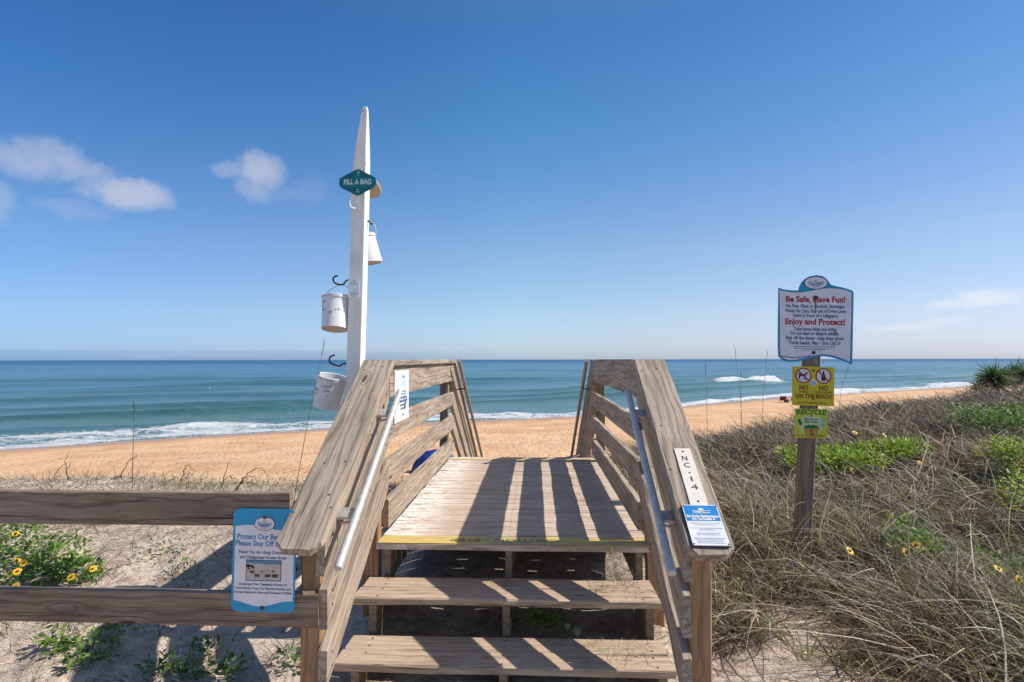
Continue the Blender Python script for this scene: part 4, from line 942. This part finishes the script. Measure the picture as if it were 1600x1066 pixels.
def tufts(region, ntuft, per, lmin, lmax, wmin, wmax, pal, pw, lean=(-.25, 0, 0), spread=.7, spr=.07, patch=None, keep=None, up=.9, bendz=-.35, name='', seg=4, var=.15):
    x0, x1, y0, y1 = region; tx = RS.uniform(x0, x1, ntuft); ty = RS.uniform(y0, y1, ntuft)
    ok = dens_ok(tx, ty)
    if keep is not None: ok &= keep(tx, ty)
    tx, ty = tx[ok], ty[ok]; nt_ = len(tx); tl = RS.uniform(.7, 1.25, nt_); tn = RS.normal(0, .30, (nt_, 3)); tv = 1 + RS.normal(0, .16, (nt_, 1)); ti = RS.randint(0, len(pal), nt_)
    n = nt_ * per; id_ = np.repeat(np.arange(nt_), per)
    x = tx[id_] + RS.normal(0, spr, n); y = ty[id_] + RS.normal(0, spr, n)
    good = ~((x > -1.05) & (x < .76) & (y > 1.5)); x, y, id_ = x[good], y[good], id_[good]; n = len(x)
    z = ground(x, y) - .01
    d = RS.normal(0, spread, (n, 3)); d[:, 2] = np.abs(RS.normal(up, .3, n)); d += np.array(lean) * 1.0 + tn[id_]; d /= np.linalg.norm(d, axis=1)[:, None]
    bend = RS.normal(0, .22, (n, 3)) + np.array(lean) * .9; bend[:, 2] = bendz * RS.uniform(.2, 1.3, n)
    L = RS.uniform(lmin, lmax, n) * tl[id_]; W = RS.uniform(wmin, wmax, n)
    c = tints(n, pal, pw, var) * tv[id_]
    return [np.stack([x, y, z], 1), L, W, d, bend, c]
def cat(parts): return [np.concatenate([p[i] for p in parts]) for i in range(6)]
def stuff(name, parts, label, category, seg=4, m=None):
    a = cat(parts); o = blades(name, *a, seg=seg, m=m); return tag(o, label, category, kind='stuff')
# open sandy spots on the right dune
def not_sand(x, y):
    return (bare(x, y) < .25) | (RS.rand(len(x)) < .03)
def clumpy(x, y): return not_sand(x, y) & ((vnoise(x, y, .42, 61) + vnoise(x, y, 1.1, 62) * .6 > -.17) | (RS.rand(len(x)) < .12))
gp = []
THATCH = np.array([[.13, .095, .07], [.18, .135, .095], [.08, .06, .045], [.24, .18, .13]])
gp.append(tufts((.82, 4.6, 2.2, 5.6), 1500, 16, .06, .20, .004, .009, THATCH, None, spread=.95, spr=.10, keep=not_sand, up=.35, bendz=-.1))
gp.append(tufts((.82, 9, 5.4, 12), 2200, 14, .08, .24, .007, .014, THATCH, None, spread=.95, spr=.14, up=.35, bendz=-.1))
gp.append(tufts((6, 22, 9, 22), 2600, 12, .12, .30, .014, .026, THATCH, None, spread=.95, spr=.3, up=.4, bendz=-.1))
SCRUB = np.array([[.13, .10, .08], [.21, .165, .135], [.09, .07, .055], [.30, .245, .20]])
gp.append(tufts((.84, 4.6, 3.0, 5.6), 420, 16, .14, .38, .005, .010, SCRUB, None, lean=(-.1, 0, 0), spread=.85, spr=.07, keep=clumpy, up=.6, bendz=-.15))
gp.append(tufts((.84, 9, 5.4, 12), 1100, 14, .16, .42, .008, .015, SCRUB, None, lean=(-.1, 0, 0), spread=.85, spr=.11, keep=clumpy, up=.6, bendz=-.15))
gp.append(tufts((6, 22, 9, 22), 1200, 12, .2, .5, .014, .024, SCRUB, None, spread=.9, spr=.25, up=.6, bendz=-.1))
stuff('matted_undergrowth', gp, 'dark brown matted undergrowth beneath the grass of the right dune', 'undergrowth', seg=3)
gp = []
WARM = np.array([[.66, .53, .37], [.40, .30, .20], [.22, .155, .105], [.86, .74, .57], [.12, .085, .06], [.40, .32, .14], [.16, .115, .08]])
gp.append(tufts((.85, 4.6, 2.3, 5.5), 620, 15, .18, .46, .0042, .0095, WARM, None, lean=(-.2, -.1, 0), spread=.75, spr=.08, keep=clumpy, up=.6, bendz=-.42, seg=5))
gp.append(tufts((.86, 2.6, 3.1, 5.6), 420, 16, .28, .60, .004, .009, WARM, None, lean=(-.12, -.1, 0), spread=.7, spr=.08, keep=not_sand, up=.75, bendz=-.45, seg=5))
gp.append(tufts((.85, 5.5, 4.6, 9.5), 1050, 14, .22, .52, .007, .014, WARM, None, lean=(-.25, -.1, 0), spread=.8, spr=.10, keep=clumpy, up=.6, bendz=-.4))
gp.append(tufts((4.5, 9, 4.5, 12), 1700, 12, .2, .45, .009, .018, WARM, None, lean=(-.25, -.1, 0), spread=.75, spr=.15, keep=clumpy, up=.6))
gp.append(tufts((1, 9, 7.0, 13), 1600, 13, .18, .42, .009, .017, GREYT, None, lean=(-.25, -.1, 0), spread=.8, spr=.13, keep=clumpy, up=.6))
gp.append(tufts((7, 24, 9, 24), 3200, 12, .22, .46, .014, .028, GREYT, None, lean=(-.2, -.05, 0), spread=.8, spr=.3, up=.6))
gp.append(tufts((24, 60, 20, 42), 2500, 10, .4, .8, .03, .05, GREYT, None, lean=(-.2, -.05, 0), spread=.8, spr=.5, up=.6))
def big(x, y): return ((x - 2.75) / .85) ** 2 + ((y - 2.9) / .55) ** 2 < 1
gp.append(tufts((1.8, 3.7, 2.3, 3.5), 120, 26, .35, .72, .0045, .010, WARM, None, lean=(-.36, -.02, 0), spread=.48, spr=.09, keep=big, up=.8, bendz=-.42, seg=5))
for g_ in gp[:]: pass
# single long bright arching blades over the tangle
gp.append(tufts((.9, 4.4, 2.5, 6.5), 420, 3, .45, .85, .005, .010, WARM[[0, 3, 5, 3]], None, lean=(-.25, -.1, 0), spread=.6, spr=.05, keep=not_sand, up=.8, bendz=-.6, seg=5))
def cat(parts): return [np.concatenate([p[i] for p in parts]) for i in range(6)]
stuff('dry_dune_grass', gp, 'tangle of dry straw coloured grass covering the dune right of the walkover', 'dune grass', seg=5)
gp = []
for reg, nn, w0, w1 in (((.8, 4.6, 2.2, 6), 1300, .003, .0065), ((.8, 8, 5.5, 11), 1300, .007, .013)):
    gp.append(tufts(reg, nn, 14, .10, .30, w0, w1, WARM[[1, 2, 4, 0]], None, lean=(-.1, 0, 0), spread=.9, spr=.12, keep=not_sand, up=.15, bendz=-.05))
gp.append(tufts((.85, 1.9, 2.3, 4.2), 150, 9, .06, .2, .0015, .003, STRAW[[1, 2, 4, 0]], None, spread=.9, spr=.10, up=.10, bendz=-.03))
stuff('fallen_grass_litter', gp, 'brown matted grass litter lying on the sand of the right dune', 'dead grass', seg=3)
gp = []
gp.append(tufts((.9, 4.6, 2.4, 5.5), 170, 7, .22, .55, .0045, .010, GREEN, None, lean=(-.3, -.05, 0), spread=.42, spr=.03, up=.9, bendz=-.4, keep=not_sand))
gp.append(tufts((.88, 2.0, 2.9, 4.8), 170, 11, .12, .30, .003, .0065, np.array([[.34, .36, .10], [.45, .42, .12], [.20, .26, .07]]), None, lean=(-.1, 0, 0), spread=.55, spr=.05, up=.7, keep=not_sand))
gp.append(tufts((2.1, 3.6, 2.4, 3.3), 34, 8, .45, .8, .007, .012, GREEN[[0, 1, 4]], None, lean=(-.25, .0, 0), spread=.3, spr=.04, up=1.1, bendz=-.35))
gp.append(tufts((.9, 10, 5.5, 12), 300, 7, .25, .5, .007, .014, GREEN, None, lean=(-.3, -.05, 0), spread=.5, spr=.05, up=.8))
stuff('green_dune_grass', gp, 'scattered olive green blades rising through the straw on the right dune', 'dune grass', seg=5)
# left of the walkover
def left_keep(x, y):
    n = vnoise(x, y, .55, 90); return (n > -.06) | (y > 5.4) | (x < -4)
gp = []
gp.append(tufts((-6.5, -1.2, 4.7, 7.6), 750, 13, .06, .18, .0045, .009, WARM, None, lean=(-.1, 0, 0), spread=.85, spr=.12, up=.35, keep=left_keep))
gp.append(tufts((-6.5, -1.2, 2.7, 5), 1000, 11, .04, .16, .0028, .0055, STRAW[[0, 1, 3, 2, 4]], None, spread=.9, spr=.12, up=.16, bendz=-.03, keep=left_keep))
gp.append(tufts((-6.5, -1.2, 2.4, 7.2), 420, 6, .06, .22, .002, .005, STRAW[[1, 2, 4, 4]], None, spread=.8, spr=.05, up=.45, bendz=-.15))
gp.append(tufts((-6.5, -1.2, 4.4, 7.4), 900, 14, .05, .16, .003, .006, STRAW, None, spread=.9, spr=.10, up=.2, bendz=-.05))
gp.append(tufts((-6, -1.2, 5.9, 7.4), 110, 7, .15, .38, .004, .007, STRAW[[1, 2, 4]], None, lean=(.1, 0, 0), spread=.45, spr=.05, up=.8, bendz=-.35))
gp.append(tufts((-14, -6, 4, 8), 700, 14, .15, .35, .004, .008, STRAW, None, spread=.8, spr=.15, up=.5))
gp.append(tufts((-1.5, -1.08, 2.5, 6), 40, 10, .05, .18, .0015, .003, STRAW, None, spread=.8, spr=.08, up=.3))
stuff('sparse_dry_grass', gp, 'sparse dry grass and twigs on the pale sand behind the left fence', 'dune grass', seg=3)
gp = []
gp.append(tufts((-5.5, -1.2, 4.2, 7.0), 480, 12, .05, .17, .003, .0065, STRAW[[0, 1, 3, 3, 2]], None, lean=(.1, 0, 0), spread=.85, spr=.10, up=.3, bendz=-.12))
gp.append(tufts((-5.2, -1.15, 2.5, 4.2), 170, 8, .04, .14, .002, .0042, WARM[[0, 1, 2, 3, 4]], None, spread=.9, spr=.10, up=.2, bendz=-.05))
gp.append(tufts((-3.2, -1.15, 2.4, 4.6), 46, 12, .08, .20, .003, .006, np.array([[.10, .09, .05], [.16, .15, .07], [.08, .10, .04]]), None, spread=.7, spr=.04, up=.6, bendz=-.15))
stuff('straw_on_sand', gp, 'broken straw and dark weedy wisps scattered over the pale sand by the left fence', 'dune grass', seg=3)
gp = [tufts((-5.5, -1.2, 2.9, 6.8), 80, 7, .10, .24, .004, .007, GREEN, None, lean=(.1, 0, 0), spread=.4, spr=.03, up=.9)]
stuff('sparse_green_grass', gp, 'few short green tufts on the pale sand behind the left fence', 'dune grass')
# bits lying on the treads and creeping from under them
def strewn(n, zf, xr, yr, l0, l1, up=.08):
    x = RS.uniform(*xr, n); y = RS.uniform(*yr, n); z = zf(x, y)
    d = RS.normal(0, 1, (n, 3)); d[:, 2] = np.abs(RS.normal(up, up, n)); d /= np.linalg.norm(d, axis=1)[:, None]
    return [np.stack([x, y, z], 1), RS.uniform(l0, l1, n), RS.uniform(.0012, .0028, n), d, RS.normal(0, .25, (n, 3)) * np.array([1, 1, .1]), tints(n, STRAW)]
gp = [strewn(95, lambda x, y: x * 0 + TR[0][1] + .004, (.30, .60), (2.98, 3.14), .04, .14), strewn(120, lambda x, y: x * 0 + TR[1][1] + .004, (.2, .6), (2.64, 2.86), .04, .13),
      strewn(60, lambda x, y: x * 0 + DZ - .17, (.35, .6), (3.1, 3.3), .05, .18, .5), strewn(170, lambda x, y: ground(x, y), (-.1, .6), (3.0, 3.7), .08, .24, .5), strewn(50, lambda x, y: x * 0 + TR[2][1] + .004, (.3, .6), (2.36, 2.58), .04, .1)]
def pred_fix(p):
    p[0][:, 2] += .0015; return p
stuff('grass_scraps', [pred_fix(p) for p in gp], 'dry grass scraps scattered over the right ends of the treads', 'grass scraps', seg=3)

# ---- leafy plants
def leaves(name, centres, n, lsize, pal, parent, flat=.55, radius=None, wide=.42, m=None):
    """leaf = folded kite of 4 quads-ish around the midrib"""
    cs = np.array(centres, float); k = RS.randint(0, len(cs), n); c = cs[k]
    u = RS.normal(0, 1, (n, 3)); u /= np.linalg.norm(u, axis=1)[:, None]; rr = RS.rand(n, 1) ** .45
    p = c[:, :3] + u * rr * c[:, 3:6]
    p[:, 2] = np.maximum(p[:, 2], ground(p[:, 0], p[:, 1]) + .008)
    d = u * .6 + RS.normal(0, .6, (n, 3)); d[:, 2] = d[:, 2] * .5 + .25; d /= np.linalg.norm(d, axis=1)[:, None]
    s = np.cross(d, np.array([0, 0, 1.]) + RS.normal(0, .35, (n, 3))); s /= np.linalg.norm(s, axis=1)[:, None]; up = np.cross(s, d)
    L = lsize * RS.uniform(.55, 1.3, (n, 1)); Wd = L * wide * .5
    pts = [p, p + d * L * .35 + s * Wd * .9 + up * L * .06, p + d * L * .75 + s * Wd * .75 + up * L * .03, p + d * L - up * L * .12, p + d * L * .75 - s * Wd * .75 + up * L * .03, p + d * L * .35 - s * Wd * .9 + up * L * .06, p + d * L * .4, p + d * L * .78 - up * L * .02]
    V = np.stack(pts, 1).reshape(-1, 3).astype('f'); b0 = (np.arange(n) * 8)[:, None]
    F4 = np.concatenate([b0 + np.array([a]) for a in ([0, 1, 6, 5],)], 0); F = np.concatenate([b0 + np.array(a) for a in ([0, 1, 6, 6], [6, 1, 2, 7], [7, 2, 3, 3], [0, 6, 5, 5], [6, 7, 4, 5], [7, 3, 4, 4])], 0)
    tris = F[F[:, 2] == F[:, 3]][:, :3]; quads = F[F[:, 2] != F[:, 3]]
    me = bpy.data.meshes.new(name); me.vertices.add(len(V)); me.vertices.foreach_set('co', V.ravel())
    idx = np.concatenate([tris.ravel(), quads.ravel()]).astype('i'); st = np.concatenate([np.arange(len(tris)) * 3, len(tris) * 3 + np.arange(len(quads)) * 4]).astype('i')
    me.loops.add(len(idx)); me.loops.foreach_set('vertex_index', idx); me.polygons.add(len(st)); me.polygons.foreach_set('loop_start', st); me.update(calc_edges=True)
    a = me.attributes.new('tint', 'FLOAT_COLOR', 'POINT'); c4 = np.ones((n, 8, 4), 'f'); c4[:, :, :3] = tints(n, pal, None, .2)[:, None, :]; a.data.foreach_set('color', c4.ravel())
    return link(name, me, m or M['leafy'], parent)
LEAF = np.array([[.13, .25, .035], [.19, .32, .05], [.09, .18, .03], [.26, .36, .07], [.13, .23, .07]])
LEAFB = np.array([[.27, .40, .03], [.36, .48, .04], [.16, .27, .03], [.44, .52, .07]])
def flower_mesh(r=.030, npet=13):
    b = MB()
    for i in range(npet):
        a = 2 * math.pi * i / npet + RS.normal(0, .05); ca, sa = math.cos(a), math.sin(a); w_ = r * .17; pr = r * RS.uniform(.88, 1.05)
        f = lambda t, s, z: (ca * t - sa * s, sa * t + ca * s, z)
        b.add([f(r * .2, -w_ * .5, 0), f(r * .2, w_ * .5, 0), f(r * .65, w_, .003), f(pr, 0, .0), f(r * .65, -w_, .003)], [(0, 1, 2, 3, 4)])
    return b
FM = None
def flowers(parent, spots):
    global FM
    for (x, y, z, r) in spots:
        b = flower_mesh(r); o = b.build('flower', M['petal'], parent); o.location = (x, y, z)
        o.rotation_euler = Euler((R(RS.uniform(25, 75)), R(RS.uniform(-20, 20)), R(RS.uniform(-40, 40))))
        b = MB(); b.lathe([(.0005, .010), (r * .2, .008), (r * .3, .002), (r * .3, -.001), (.0005, -.004)], 12); b.build('flower_centre', M['disc'], o, smooth=True)
        s = MB(); q = o.rotation_euler.to_matrix().transposed() @ Vector((0, 0, -.10)); s.tube([(0, 0, -.003), Vector((0, 0, -.03)) * .6 + q * .3, q], .0016, 6); s.build('flower_stalk', M['green'], o)
def plant(name, label, cen, cents, n, lsize, pal, fpx, wide=.42, group='beach sunflower plants', fr=.030, category='flowering plant'):
    """cents: (x,y,above ground,rx,ry,rz); fpx: flower pixels with a depth"""
    c = [(x, y, gz(x, y) + h, rx_, ry_, rz_) for x, y, h, rx_, ry_, rz_ in cents]
    e = empty(name, label, category, (cen[0], cen[1], gz(*cen)), None, group); f = leaves('foliage', c, n, lsize, pal, e, wide=wide); f.matrix_parent_inverse = Matrix.Translation(-e.location)
    sp_ = []
    for px, py, Yd in fpx: q = at(px, py, Yd); sp_.append((q.x - e.location.x, q.y - e.location.y, q.z - e.location.z, fr * RS.uniform(.9, 1.12)))
    flowers(e, sp_); return e
# left plants: x from pixel at ground depth
def gp_(px, py):
    z = -1.5
    c = on_z(px, py, z)
    for _ in range(8): z = gz(c.x, c.y); c = on_z(px, py, z)
    return c
def cl(px, py, h, rx_, ry_, rz_): c = gp_(px, py); return (c.x, c.y, h, rx_, ry_, rz_)
c0 = gp_(60, 905)
plant('beach_sunflower', 'leafy green plant with yellow daisy flowers between the left fence rails', (c0.x, c0.y), [cl(20, 905, .12, .30, .25, .20), cl(60, 915, .10, .2, .2, .16), cl(95, 890, .12, .18, .2, .15), cl(118, 905, .06, .16, .16, .10), cl(30, 870, .14, .35, .3, .18), cl(5, 880, .2, .3, .3, .25)], 1500, .055, LEAF,
      [(3, 848, 3.75), (24, 834, 3.95), (37, 880, 3.5), (27, 893, 3.4), (24, 917, 3.25), (27, 876, 3.6), (111, 902, 3.45), (145, 889, 3.75)], fr=.027)
c0 = gp_(150, 1010)
plant('dune_herb', 'light green leafy clump on sunlit sand below the left fence', (c0.x, c0.y), [cl(135, 1010, .04, .10, .10, .05), cl(160, 1030, .04, .09, .09, .05), cl(178, 995, .03, .08, .1, .04), cl(120, 1040, .03, .06, .06, .04)], 230, .042, LEAF, [], group='low leafy plants under the fence', category='plant')
c0 = gp_(85, 1005)
plant('dune_herb', 'small mid green plant left of the bright clump below the left fence', (c0.x, c0.y), [cl(80, 1010, .05, .07, .07, .06), cl(95, 1020, .03, .05, .05, .04)], 90, .045, LEAF, [], group='low leafy plants under the fence', category='plant')
for (px, py, n_, lab) in ((250, 1055, 90, 'deep green shaded plant at the bottom edge nearest the bright clump'), (300, 1060, 70, 'shaded low plant at the bottom edge under the turtle sign left side'), (358, 1058, 90, 'shaded leafy plant at the bottom edge right under the turtle sign'), (325, 1030, 45, 'thin upright shaded sprig below the fence near the turtle sign'), (455, 1045, 60, 'small dry leaved sprig against the bottom of the left railing post')):
    c0 = gp_(px, py); plant('dune_herb', lab, (c0.x, c0.y), [cl(px, py, .05, .09, .07, .06)], n_, .040, LEAF[[0, 2, 4]], [], group='low leafy plants under the fence', category='plant')
c0 = gp_(230, 905)
plant('dune_herb', 'sparse sprigs on the sand between the fence rails beside the flowering plant', (c0.x, c0.y), [cl(255, 868, .04, .2, .2, .05), cl(150, 905, .03, .12, .1, .04), cl(280, 900, .04, .12, .14, .06)], 170, .035, LEAF[[2, 4, 0]], [], group='low leafy plants under the fence', category='plant')
c0 = gp_(300, 800)
plant('crest_herb', 'patchy pale green growth along the dune edge above the left fence', (c0.x, c0.y), [(-4.2 + .55 * i, 6.1 + .3 * RS.rand(), .05, .28, .3, .07) for i in range(6)], 420, .06, np.array([[.25, .27, .12], [.20, .24, .08], [.34, .33, .2]]), [], wide=.25, group='leafy growth on the dune edge', category='plant')
# under the steps
c0 = (.02, 2.98)
plant('step_herb', 'small dark green plant growing between the middle and bottom treads', c0, [(-.02, 2.94, -1.375 - gz(-.02, 2.94), .13, .04, .05), (.08, 2.95, -1.39 - gz(.08, 2.95), .09, .04, .04)], 330, .028, LEAF[[0, 2]], [], group='plants growing under the steps', category='plant', wide=.35)
for x, y, h, r_, lab in ((.215, 2.90, .03, .022, 'round green pad right of the small plant behind the bottom tread'), (.165, 2.91, .05, .017, 'smaller green pad next to the small plant behind the bottom tread')):
    b = MB(); b.lathe([(.0005, -.007), (r_ * .7, -.006), (r_, 0), (r_ * .7, .006), (.0005, .007)], 22); o = b.build('cactus_pad', plain('cactus_green', (.15, .20, .07), .7, 0, .5, 60), smooth=True)
    o.location = (x, y, TR[1][1] + h); o.rotation_euler = (R(62), 0, R(15)); tag(o, lab, 'cactus pad', 'cactus pads behind the bottom tread')
# right plants
def flws(lst, dd_=0):
    out = []
    for px, py in lst:
        g_ = gp_(px, py + 22); out.append((px, py, g_.y - .12))
    return out
c0 = gp_(1330, 740)
plant('beach_sunflower', 'broad bright green mound with yellow flowers behind the wooden signpost', (c0.x, c0.y), [cl(px, py, .20, .34, .26, .11) for px, py in ((1255, 735), (1285, 735), (1320, 738), (1355, 738), (1385, 738), (1410, 738), (1300, 750), (1340, 755), (1270, 752))], 6500, .05, LEAFB,
      flws([(1332, 735), (1379, 696), (1382, 680), (1437, 723), (1375, 719), (1378, 697), (1296, 705), (1334, 719), (1218, 700), (1336, 676), (1308, 695)]), fr=.036)
c0 = gp_(1590, 760)
plant('beach_sunflower', 'bright green flowering plant cut by the right edge of the view', (c0.x, c0.y), [cl(px, py, .24, .24, .22, .15) for px, py in ((1570, 765), (1592, 770), (1604, 800), (1585, 745), (1612, 830))], 1700, .042, LEAFB, flws([(1560, 702), (1583, 732), (1597, 724), (1596, 735), (1597, 747), (1575, 738)]), fr=.028)
c0 = gp_(1430, 880)
plant('beach_sunflower', 'small green plant with two yellow blooms in the straw at lower right', (c0.x, c0.y), [cl(1415, 885, .24, .16, .14, .12), cl(1440, 900, .2, .2, .14, .1)], 420, .045, LEAF[[0, 1, 3]], [(1431, 852, 3.75), (1416, 863, 3.75)], fr=.028)
c0 = gp_(1570, 910)
plant('beach_sunflower', 'scattered leaves with two yellow blooms low at the right edge', (c0.x, c0.y), [cl(1560, 915, .12, .22, .16, .10)], 200, .045, LEAF[[0, 1, 3]], [(1560, 889, 3.3), (1592, 906, 3.2), (1328, 861, 3.5)], fr=.028)
c0 = gp_(1560, 690)
plant('dune_shrub', 'dark green leafy patch in the far grass below the spiky plants', (c0.x, c0.y), [cl(px, py, .28, .45, .45, .18) for px, py in ((1515, 680), (1545, 685), (1575, 685), (1600, 682), (1595, 695))], 1500, .065, LEAF[[0, 2, 1]], [], group='leafy patches on the right dune', category='shrub')
c0 = gp_(1330, 660)
# ---- Spanish bayonet
def yucca(px, py, Yd, s, n, label, dry=.3, base=None):
    q = at(px, py, Yd); z = gz(q.x, q.y) - .1; e = empty('yucca', label, 'plant', (q.x, q.y, z), None, 'spiky plants on the dune crest'); top = q.z - z
    u = RS.normal(0, 1, (n, 3)); u[:, 2] = u[:, 2] * .8 + .35; u /= np.linalg.norm(u, axis=1)[:, None]
    p = np.zeros((n, 3)); p[:, 2] = top + RS.uniform(-.22, .1, n) * s; p += u * .03
    L = s * RS.uniform(.38, .56, n); pal = np.array([[.06, .12, .03], [.09, .16, .045], [.13, .20, .06], [.38, .29, .18], [.42, .34, .22]]); wts = [.3 * (1 - dry) / .7 * .7 / .9 * .9] * 3
    wts = np.array([(1 - dry) / 3] * 3 + [dry / 2] * 2); c = tints(n, pal, wts)
    isdry = c[:, 0] > .25; u[isdry, 2] = -np.abs(u[isdry, 2]) * .8; u /= np.linalg.norm(u, axis=1)[:, None]
    blades('leaves', p, L, np.full(n, .034 * s), u, np.stack([np.zeros(n), np.zeros(n), -RS.uniform(0, .22, n)], 1), c, seg=4, m=M['leafy'], parent=e)
    b = MB(); b.tube([(0, 0, -.3), (.02, 0, top * .5), (0, 0, top)], .07 * s, 10, r1=.05 * s); b.build('trunk', M['brown'], e)
    return e
yucca(1553, 590, 16.5, 1.15, 330, 'dark green spiky yucca rosette standing alone on the dune crest', .22)
yucca(1584, 582, 18.0, 1.0, 240, 'yucca rosette between the dark lone one and the right edge', .5)
yucca(1606, 586, 17.0, 1.2, 260, 'brownish yucca cut by the right edge of the view', .6)
yucca(1527, 605, 17.5, .8, 140, 'low dried yucca fan at the left foot of the dark rosette', .7)
# ---- tall sea-oat stalks
def stalk(pts, label, r=.0035):
    P = [at(*p) for p in pts]; b_ = P[0].copy(); g_ = gz(b_.x, b_.y); P[0].z = min(P[0].z, g_ + .0); b_ = P[0].copy()
    Q = []; k = len(P)
    for i in range(k - 1):
        for t in (0, .33, .66): Q.append(P[i].lerp(P[i + 1], t))
    Q.append(P[-1]); b = MB(); b.tube([q - b_ for q in Q], r, 6, r1=r * .35)
    for i in range(6): 
        t = .55 + .4 * i / 6; q = P[-2].lerp(P[-1], t) - b_; b.tube([q, q + Vector((RS.uniform(-.02, .02), 0, .05))], r * .5, 4)
    o = b.build('sea_oat_stalk', M['stalk']); o.location = b_; tag(o, label, 'grass stalk', 'tall bare grass stalks')
M['stalk'] = plain('dry_stalk', (.16, .115, .075), .8)
stalk([(206, 775, 6.3), (208, 700, 6.3), (210, 625, 6.3)], 'tall thin bare stalk standing up from the dune left of centre fence', .006)
stalk([(455, 775, 5.0), (478, 675, 5.0), (495, 590, 5.0), (508, 532, 5.0)], 'very tall thin stalk leaning right towards the hanging buckets', .0035)
stalk([(1106, 680, 7), (1104, 620, 7), (1102, 563, 7)], 'thin stalk rising just right of the right cap rail', .003)
stalk([(1163, 675, 7.2), (1156, 610, 7.2), (1147, 537, 7.2)], 'tallest thin stalk leaning left between the right rail and signpost', .003)
stalk([(1157, 670, 7.0), (1158, 620, 7.0), (1158, 580, 7.0)], 'short straight stalk beside the tallest leaning stalk', .003)
stalk([(1186, 665, 7.2), (1193, 610, 7.2), (1200, 545, 7.2)], 'thin stalk leaning right just left of the signpost signs', .003)
stalk([(1302, 640, 7.6), (1315, 605, 7.6), (1328, 570, 7.6)], 'thin stalk leaning right just beyond the yellow sign', .003)
def twig(base, tips, label, r=.007):
    B = at(*base); g_ = gz(B.x, B.y); B.z = g_; b = MB()
    for t in tips:
        P = [B] + [at(*q) for q in t]; Q = []
        for i in range(len(P) - 1):
            for s in (0, .25, .5, .75): Q.append(P[i].lerp(P[i + 1], s) - B + Vector(RS.normal(0, .006, 3)) * (i + s > 0))
        Q.append(P[-1] - B); b.tube(Q, r, 6, r1=r * .4)
    o = b.build('dead_branch', M['stalk']); o.location = B; tag(o, label, 'branch', 'dead twiggy branches on the dune edge')
twig((82, 775, 6.3), [[(80, 750, 6.3), (92, 732, 6.3), (106, 722, 6.3)], [(78, 755, 6.3), (76, 735, 6.3)], [(86, 748, 6.3), (96, 742, 6.3)]], 'bent dead branch furthest left but one above the fence')
twig((108, 775, 6.4), [[(105, 745, 6.4), (103, 720, 6.4), (107, 708, 6.4)], [(104, 735, 6.4), (110, 722, 6.4)]], 'upright forked dead twig beside the bent one above the fence')
twig((172, 765, 6.3), [[(188, 745, 6.3), (200, 722, 6.3), (214, 711, 6.3)], [(190, 742, 6.3), (192, 758, 6.3)]], 'dead branch slanting right across the tall stalk')
twig((280, 765, 6.3), [[(286, 742, 6.3), (290, 727, 6.3), (298, 728, 6.3), (306, 737, 6.3)], [(284, 750, 6.3), (298, 738, 6.3)]], 'hooked dead twig in the middle of the dune edge')
twig((345, 765, 6.3), [[(352, 740, 6.3), (358, 722, 6.3)], [(350, 750, 6.3), (365, 742, 6.3)]], 'straight dead twig right of the hooked one')
twig((370, 775, 6.2), [[(378, 750, 6.2), (392, 735, 6.2), (408, 730, 6.2), (422, 745, 6.2)], [(380, 748, 6.2), (398, 744, 6.2), (404, 760, 6.2)], [(376, 755, 6.2), (388, 748, 6.2)]], 'spreading dead branch nearest the walkover on the dune edge')
twig((12, 775, 6.2), [[(16, 766, 6.2), (24, 758, 6.2)], [(14, 770, 6.2), (20, 762, 6.2)]], 'short dark twig at the far left above the fence')
for o in bpy.data.objects:
    if o.type == 'MESH' and 'kind' not in o and o.name.startswith(('foliage',)): o['kind'] = 'stuff' if False else o.get('kind', '') or ''
for o in bpy.data.objects:
    if o.get('kind') == '': del o['kind']
